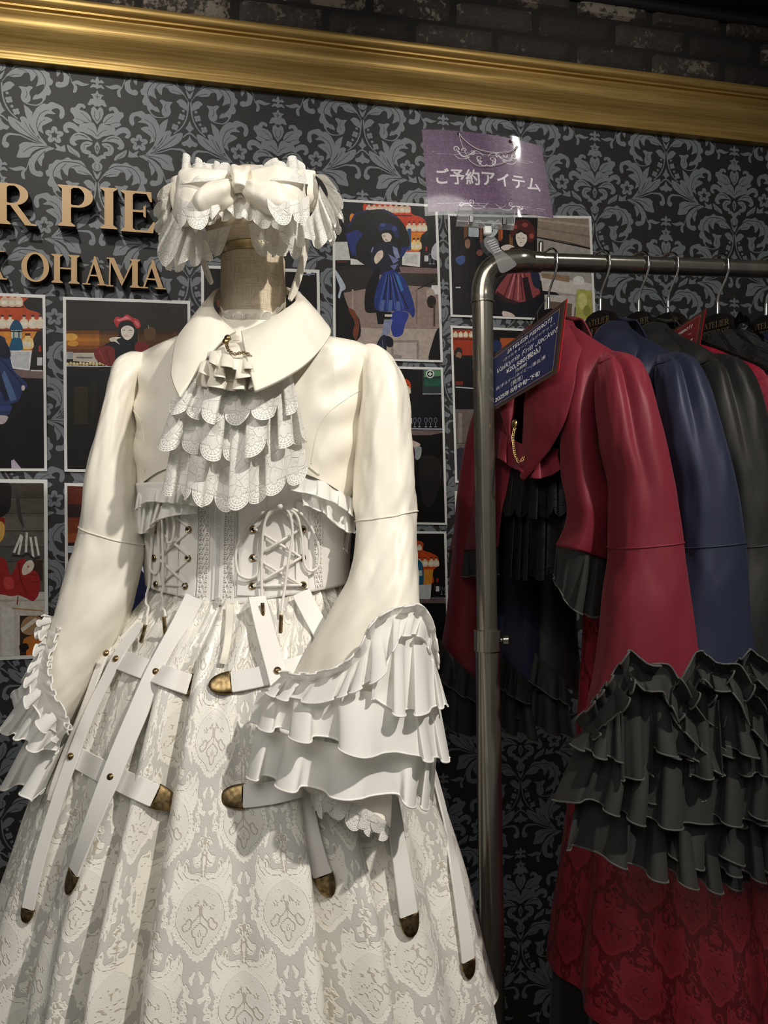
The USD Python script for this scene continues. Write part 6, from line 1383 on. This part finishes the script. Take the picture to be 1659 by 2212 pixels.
# ------------------------------------------------------------------ clothes on the rack
M['red_satin'] = cloth_mat('wine_red_satin', lin((102, 30, 41)), rough=.5, sheen=.15, bump=.16, bscale=1500.0, noise=.03, spec=.3, drape=.5)
M['navy_satin'] = cloth_mat('navy_satin', lin((31, 35, 52)), rough=.5, sheen=.15, bump=.16, bscale=1500.0, noise=.03, spec=.3, drape=.5)
M['black_satin'] = cloth_mat('black_satin', lin((30, 29, 28)), rough=.5, sheen=.12, bump=.2, bscale=1500.0, noise=.03, spec=.35, drape=.3)
M['black_chiffon'] = cloth_mat('black_chiffon', lin((38, 38, 37)), rough=.75, spec=.3, sheen=.05, bump=.25, bscale=1300.0, translucent=.06)
M['black_hem'] = cloth_mat('black_rolled_hem', lin((66, 66, 63)), rough=.7)
M['black_lace'] = lace_mat('black_lace', lin((15, 14, 14)), ground=.7, translucent=0.0)
M['black_lining'] = cloth_mat('black_lining', lin((16, 15, 16)), rough=.7, sheen=.1)
M['red_lace'] = lace_mat('red_lace', lin((178, 30, 60)), ground=.85, translucent=0.0)
M['red_brocade'] = brocade_mat('red_brocade', tuple(lin((104, 14, 26))), tuple(lin((150, 34, 50))), tuple(lin((92, 12, 24))), .45, .5, sheen=.04)
M['black_brocade'] = brocade_mat('black_brocade', tuple(lin((22, 21, 22))), tuple(lin((36, 35, 36))), tuple(lin((18, 18, 18))), .4, .55, sheen=.02)

def hung_jacket(name, label, k, satin, quality, detail):
    c0 = HC[k]; D = c0 - C1
    t = thing(name, label, 'jacket', hp(c0, 0, -.45))
    seed = 100 + 10 * k
    def JJ(rows): return np.array([[J(x, y, o) for x, y, o in r] for r in rows]) + D
    def panel(name, rows, nm, nn, amp, thick=.0022, mat=satin, sc=(12, 12, 7), sd=0):
        P = fold_noise(dense(JJ(rows), nm, nn), sc, amp, seed + sd); return part(t, name, solid(P, thick), mat), P
    q = quality
    near = [[(1236, 704, .012), (1285, 735, .010), (1336, 766, .004)], [(1226, 800, .040), (1262, 802, .040), (1298, 800, .02)], [(1220, 900, .055), (1254, 904, .060), (1290, 900, .028)], [(1216, 1020, .060), (1260, 1020, .070), (1304, 1005, .026)], [(1226, 1100, .064), (1272, 1108, .074), (1330, 1088, .016)], [(1202, 1177, .072), (1256, 1190, .080), (1322, 1212, .012)]]
    pn, Pn = panel('front_panel', near, 60 * q, 36 * q, .006, sd=1)
    part(t, 'hem_seam', sweep(Pn[-1] + HN * .0008, .0013, 6), satin)
    pcs = Caster(gridmesh(Pn - D)); sp_, _ = pcs(spline(np.array([(1291, 944), (1262, 972), (1242, 1010), (1236, 1060), (1226, 1120), (1214, 1172)], float), 30), .0006)
    part(t, 'seam', sweep(sp_ + D, .0010, 6), satin)
    far = [[(1142, 724, .012), (1105, 760, .02), (1078, 806, .004)], [(1118, 850, .05), (1078, 860, .05), (1040, 880, .02)], [(1106, 940, .055), (1062, 945, .05), (1022, 950, .012)], [(1101, 1033, .055), (1050, 1040, .055), (1003, 1045, .010)], [(1084, 1106, .06), (1034, 1114, .06), (986, 1120, .010)], [(1077, 1180, .066), (1022, 1186, .066), (971, 1188, .012)]]
    pf, Pf = panel('front_panel', far, 50 * q, 30 * q, .005, sd=2)
    part(t, 'hem_seam', sweep(Pf[-1] + HN * .0008, .0013, 6), satin)
    back = [[(1142, 722, .002), (1190, 706, -.004), (1238, 703, .002)], [(1096, 830, -.03), (1190, 780, -.04), (1312, 800, -.02)], [(1060, 1000, -.03), (1190, 1000, -.055), (1322, 1010, -.03)], [(1030, 1190, -.02), (1200, 1232, -.06), (1330, 1246, -.03)]]
    panel('back_panel', back, 40 * q, 40 * q, .005, sd=3)
    # collar
    nk = [(1238, 694, .004), (1207, 690, .020), (1178, 704, .040), (1158, 742, .055), (1144, 800, .062), (1132, 880, .066), (1128, 960, .066), (1131, 1028, .068)]
    ot = [(1277, 730, -.004), (1270, 738, .010), (1259, 752, .028), (1247, 786, .046), (1239, 838, .062), (1222, 898, .074), (1188, 968, .078), (1132, 1037, .078)]
    n_, o_ = JJ([nk])[0], JJ([ot])[0]
    rows = [n_ + (o_ - n_) * a + HN * b for a, b in ((0, 0), (.3, .007), (.75, .005), (1, 0))]
    P = fold_noise(dense(np.array(rows), 26 * q, 60 * q), (12, 12, 12), .003, seed + 4)
    cl = part(t, 'collar', solid(P, .003), satin)
    nk2 = [(1238, 694, .004), (1207, 688, -.010), (1170, 696, -.012), (1142, 722, .004)]
    ot2 = [(1277, 730, -.006), (1240, 726, -.046), (1170, 730, -.046), (1108, 760, -.004)]
    n_, o_ = JJ([nk2])[0], JJ([ot2])[0]
    P = dense(np.array([n_, n_ * .6 + o_ * .4 + [0, 0, .012], o_]), 14 * q, 40 * q); part(t, 'collar', solid(P, .003), satin)
    if detail:
        nk3 = [(1142, 722, .016), (1128, 745, .045), (1118, 790, .06), (1112, 880, .064)]; ot3 = [(1108, 760, .02), (1085, 800, .055), (1080, 860, .068), (1106, 960, .072)]
        n_, o_ = JJ([nk3])[0], JJ([ot3])[0]; P = dense(np.array([n_, n_ * .5 + o_ * .5 + HN * .005, o_]), 16, 40); part(t, 'collar', solid(P, .003), satin)
    # near sleeve
    rows = [(1300, 764, 1330, 760, 1.15, .010), (1291, 790, 1376, 778, 1.125, .030), (1289, 850, 1404, 842, 1.105, .043), (1296, 955, 1430, 945, 1.092, .050), (1318, 1070, 1452, 1060, 1.085, .053), (1317, 1200, 1472, 1186, 1.08, .055), (1303, 1290, 1491, 1285, 1.075, .058), (1286, 1420, 1520, 1415, 1.07, .062), (1269, 1535, 1549, 1548, 1.065, .066), (1262, 1600, 1562, 1620, 1.06, .068)]
    P, tt = loft(rows, 90, 30 * (1 + q)); P = P + D
    m = np.linspace(0, 1, 90)[:, None]
    nz = meshkit.fbm(np.stack(np.broadcast_arrays(np.cos(tt)[None] * 1.5 + m * 2.0, np.sin(tt)[None] * 1.5, m * 4 + k * 3.1), -1), 3, seed) - .5
    ridge = .30 * np.cos(tt[None] * 2 - 2.6 - m * 1.2) + .08 * np.sin(tt[None] * 4 + m * 5 + k)
    cut = np.exp(-((np.cos(tt)[None] + .15) / .16) ** 2) * (np.sin(tt)[None] > 0) * np.exp(-((m - .22) / .2) ** 2)
    P = P - gnormals(P) * ((nz * 2 + ridge) * .0065 * np.minimum(1, m * 6 + .1) - cut * .012)[..., None]
    sl = part(t, 'sleeve', gridmesh(P, cv=True), satin)
    r_ = np.vstack([P[48], P[48, :1]]); part(sl, 'elbow_seam', sweep(r_, .0014, 6), satin)
    r2 = np.vstack([P[8], P[8, :1]]); part(sl, 'armhole_seam', sweep(r2, .0009, 6), satin)
    # far sleeve
    rows = [(1040, 852, 1078, 840, 1.42, .014), (1018, 905, 1076, 900, 1.43, .035), (995, 1020, 1072, 1020, 1.44, .045), (976, 1190, 1066, 1190, 1.445, .050), (968, 1290, 1068, 1290, 1.45, .052), (955, 1394, 1072, 1400, 1.45, .056), (948, 1450, 1080, 1490, 1.45, .06)]
    P, tt = loft(rows, 60, 32); P = P + D
    fs = part(t, 'sleeve', gridmesh(fold_noise(P, (16, 16, 8), .004, seed + 6), cv=True), satin)
    # black chiffon ruffles
    def fl(top, hem, n, amp, sd, **kw):
        P = flounce(top, hem, n, amp, seed=seed + sd, nu=110 * (1 + q), nv=10 + 4 * q, **kw) + D; add_flounce(t, 'ruffle', P, M['black_chiffon'], M['black_hem'], .0012)
    fl([(1250, 1680, 1.03), (1330, 1700, 1.01), (1420, 1710, 1.00), (1520, 1710, 1.01), (1600, 1690, 1.05)], [(1212, 1818, 1.02), (1290, 1846, .985), (1380, 1880, .975), (1470, 1896, .975), (1540, 1914, .985), (1622, 1908, 1.04)], 9, .016, 11)
    fl([(1262, 1570, 1.03), (1340, 1560, 1.0), (1420, 1570, .99), (1510, 1610, 1.0), (1590, 1640, 1.04)], [(1194, 1726, 1.02), (1270, 1732, .98), (1400, 1774, .962), (1510, 1786, .965), (1640, 1768, 1.03)], 9, .016, 12)
    fl([(1262, 1572, 1.03), (1300, 1545, 1.0), (1340, 1500, .99)], [(1232, 1606, 1.0), (1290, 1630, .972), (1346, 1644, .968)], 4, .010, 13)
    fl([(1405, 1470, .99), (1460, 1510, .985), (1520, 1570, 1.0), (1566, 1610, 1.03)], [(1408, 1618, .965), (1470, 1632, .958), (1540, 1660, .97), (1604, 1690, 1.02)], 5, .011, 14)
    fl([(1340, 1490, .992), (1368, 1460, .99), (1408, 1478, .985)], [(1338, 1678, .966), (1370, 1682, .956), (1412, 1674, .962)], 3, .009, 15)
    edge = [(1262, 1578, 1.02), (1290, 1545, .99), (1322, 1500, .98), (1350, 1455, .975), (1366, 1432, .975), (1400, 1456, .972), (1436, 1460, .975), (1458, 1490, .975), (1474, 1526, .978), (1512, 1572, .985), (1560, 1606, 1.01), (1600, 1660, 1.03)]
    e1 = [(1246, 1556, 1.01), (1276, 1524, .98), (1306, 1486, .966), (1336, 1440, .96), (1364, 1408, .96), (1404, 1436, .958), (1446, 1438, .96), (1474, 1478, .962), (1492, 1512, .966), (1526, 1556, .975), (1572, 1590, 1.0), (1612, 1650, 1.02)]
    e2 = [(1270, 1604, 1.0), (1304, 1572, .975), (1340, 1528, .962), (1360, 1492, .956), (1370, 1470, .955), (1396, 1492, .953), (1426, 1492, .955), (1446, 1520, .956), (1462, 1556, .96), (1500, 1604, .97), (1546, 1640, .995), (1590, 1690, 1.02)]
    fl(edge, e1, 15, .008, 16, lat=.9); fl(edge, e2, 14, .010, 17, lat=.9)
    fl([(952, 1400, 1.42), (985, 1440, 1.40), (1040, 1490, 1.40)], [(928, 1540, 1.42), (985, 1580, 1.39), (1060, 1600, 1.39)], 5, .014, 18)
    fl([(950, 1380, 1.42), (985, 1425, 1.39), (1045, 1478, 1.39)], [(934, 1440, 1.41), (975, 1486, 1.38), (1045, 1525, 1.38)], 6, .010, 19)
    def yj(px, off): return float(J(px, 1000, off)[1])
    fl([(971, 1187, yj(971, .012)), (1022, 1186, yj(1022, .064)), (1077, 1180, yj(1077, .064))], [(966, 1246, yj(966, .016)), (1022, 1244, yj(1022, .07)), (1080, 1240, yj(1080, .07))], 5, .007, 20)
    fl([(1202, 1177, yj(1202, .070)), (1256, 1190, yj(1256, .078)), (1322, 1212, yj(1322, .010))], [(1194, 1240, yj(1194, .074)), (1240, 1316, yj(1240, .082)), (1316, 1332, yj(1316, .02))], 6, .009, 21)
    if detail:
        Pk = flounce([(1076, 925, yj(1076, .062)), (1110, 950, yj(1110, .066)), (1160, 970, yj(1160, .062)), (1208, 970, yj(1208, .05))], [(1070, 985, yj(1070, .07)), (1110, 1010, yj(1110, .078)), (1160, 1034, yj(1160, .074)), (1212, 1010, yj(1212, .06))], 6, .009, seed + 30, nu=160, lat=.8) + D
        part(t, 'neck_frill', solid(Pk, .0012), satin)
        for kk, (hy, ty, of) in enumerate(((1115, 985, .050), (1248, 1010, .040))):
            Pk = flounce([(1098, ty, yj(1098, of)), (1150, ty + 8, yj(1150, of)), (1222, ty, yj(1222, of - .02))], [(1082, hy, yj(1082, of + .01)), (1150, hy + 6, yj(1150, of + .014)), (1226, hy, yj(1226, of - .01))], 7, .008, seed + 31 + kk, nu=200) + D
            add_flounce(t, 'lace_jabot', Pk, M['black_lace'], uv=lace_uv(Pk, .034))
    return t
hung_jacket('hung_jacket', 'wine red satin jacket with black chiffon ruffles on the first hanger', 0, M['red_satin'], 2, True)
hung_jacket('hung_jacket', 'navy satin jacket hanging between the red and the black jacket', 1, M['navy_satin'], 1, False)
hung_jacket('hung_jacket', 'plain black satin jacket hanging behind the navy jacket', 2, M['black_satin'], 1, False)
rc = thing('brooch_chain', 'gold chain with round button on the wine red jacket', 'chain', J(1112, 915, .07))
M['gold_metal'] = simple('chain_gold', (.5, .36, .16), rough=.3, metal=1.0)
chain(rc, [J(1112, 925, .078), J(1108, 950, .086), J(1112, 980, .092), J(1122, 998, .092), J(1130, 988, .086)], 20, r=.0024, w=.0006, mat=M['gold_metal'])
part(rc, 'button', lathe([(.0005, .003), (.005, .0026), (.0072, .0008), (.0072, -.001), (.0005, -.001)], J(1111, 916, .078), axis=HN, sides=24), M['gold_metal'])

def hung_dress(name, label, k, rows, cloth, lace, under, hem_z, lace_top=True, folds=.014, seed=0, us=22, group=None):
    c = HC[k]; t = thing(name, label, 'dress', hp(c, 0, hem_z))
    r = np.array(rows, float); f = PchipInterpolator(-r[:, 0], r[:, 1:3])
    th = np.linspace(0, 2 * PI, 220, endpoint=False)
    def shell(z0, z1, n, grow=0.0, fa=folds):
        z = np.linspace(z0, z1, n)[:, None]; ab = f(-z[:, 0]); q = (z - r[0, 0]) / (r[-1, 0] - r[0, 0])
        w = fa * np.clip(q - .25, 0, 1) * 1.6 * (np.sin(th * 7 + seed) + .5 * np.sin(th * 11 + 2 * seed + z * 1.5))
        A = ab[:, :1] + grow + w; Bq = ab[:, 1:2] + grow + w
        P = hp(c, A * spow(np.sin(th), .9), np.broadcast_to(z, A.shape), Bq * spow(np.cos(th), .9))
        return fold_noise(P, (10, 10, 6), .004, seed + 40), z, q
    zw = -.46
    P, z, q = shell(r[0, 0], zw, 50)
    mt = lace if lace_top else cloth
    uv = np.stack(np.broadcast_arrays(th[None] / (2 * PI) * 26, (z - zw) * 26 + .6), -1).reshape(-1, 2)
    extra = {} if lace_top else woven(*np.broadcast_arrays(th[None] / (2 * PI) * 14, -z / .165))
    part(t, 'bodice', gridmesh(P, cv=True), mt, uv=uv, pv=extra)
    nh = 260 if k == 3 else 60
    th_keep = th
    if k == 3:
        th = np.linspace(0, 2 * PI, 460, endpoint=False)
    P, z, q = shell(zw, hem_z, nh, .002)
    P[..., 2] += (.012 * np.sin(th * 2 + 1.0) * np.clip((z + .9) / (hem_z + .9), 0, 1))
    U, V = np.broadcast_arrays(th[None] / (2 * PI) * 16, -z / .165)
    part(t, 'skirt', gridmesh(P, cv=True), cloth, pv=woven(U, V))
    P, z, q = shell(hem_z + .12, hem_z - .16, 24, -.012)
    part(t, 'underskirt', gridmesh(P, cv=True), under)
    return t
M['navy_lace'] = lace_mat('navy_lace', lin((30, 38, 70)), ground=.85, translucent=0.0)
R4 = [(-.135, .06, .03), (-.165, .12, .035), (-.205, .185, .040), (-.25, .20, .046), (-.34, .20, .055), (-.45, .185, .062), (-.6, .172, .075), (-.8, .182, .090), (-1.0, .205, .105), (-1.22, .235, .125), (-1.4, .24, .13)]
hung_dress('hung_dress', 'wine red lace and brocade dress hanging right of the black jacket', 3, R4, M['red_brocade'], M['red_lace'], M['black_lining'], -1.22, seed=2)
R5 = [(-.112, .05, .03), (-.15, .11, .035), (-.20, .19, .045), (-.25, .205, .05), (-.34, .20, .055), (-.45, .19, .06), (-.6, .18, .07), (-.8, .185, .08), (-1.0, .2, .09), (-1.22, .22, .10), (-1.4, .23, .11)]
hung_dress('hung_dress', 'black dress with lace collar hanging at the right picture edge', 4, R5, M['black_brocade'], M['black_lace'], M['black_lining'], -1.10, seed=5, lace_top=False)
hung_dress('hung_dress', 'navy dress on the last hanger at the right picture edge', 5, R5, M['black_brocade'], M['navy_lace'], M['black_lining'], -1.10, seed=8)
cl = [(1590, 712), (1600, 694), (1615, 700), (1632, 716), (1650, 736)]
Pl = flounce([(x, y + 4, 1.27 - .0011 * (x - 1590)) for x, y in cl], [(x - 4, y - 20 if x < 1630 else y - 12, 1.262 - .0011 * (x - 1590)) for x, y in cl], 9, .005, seed=77, nu=140)
add_flounce('/World/hung_dress_001', 'lace_collar', Pl, M['black_lace'], uv=lace_uv(Pl, .014))
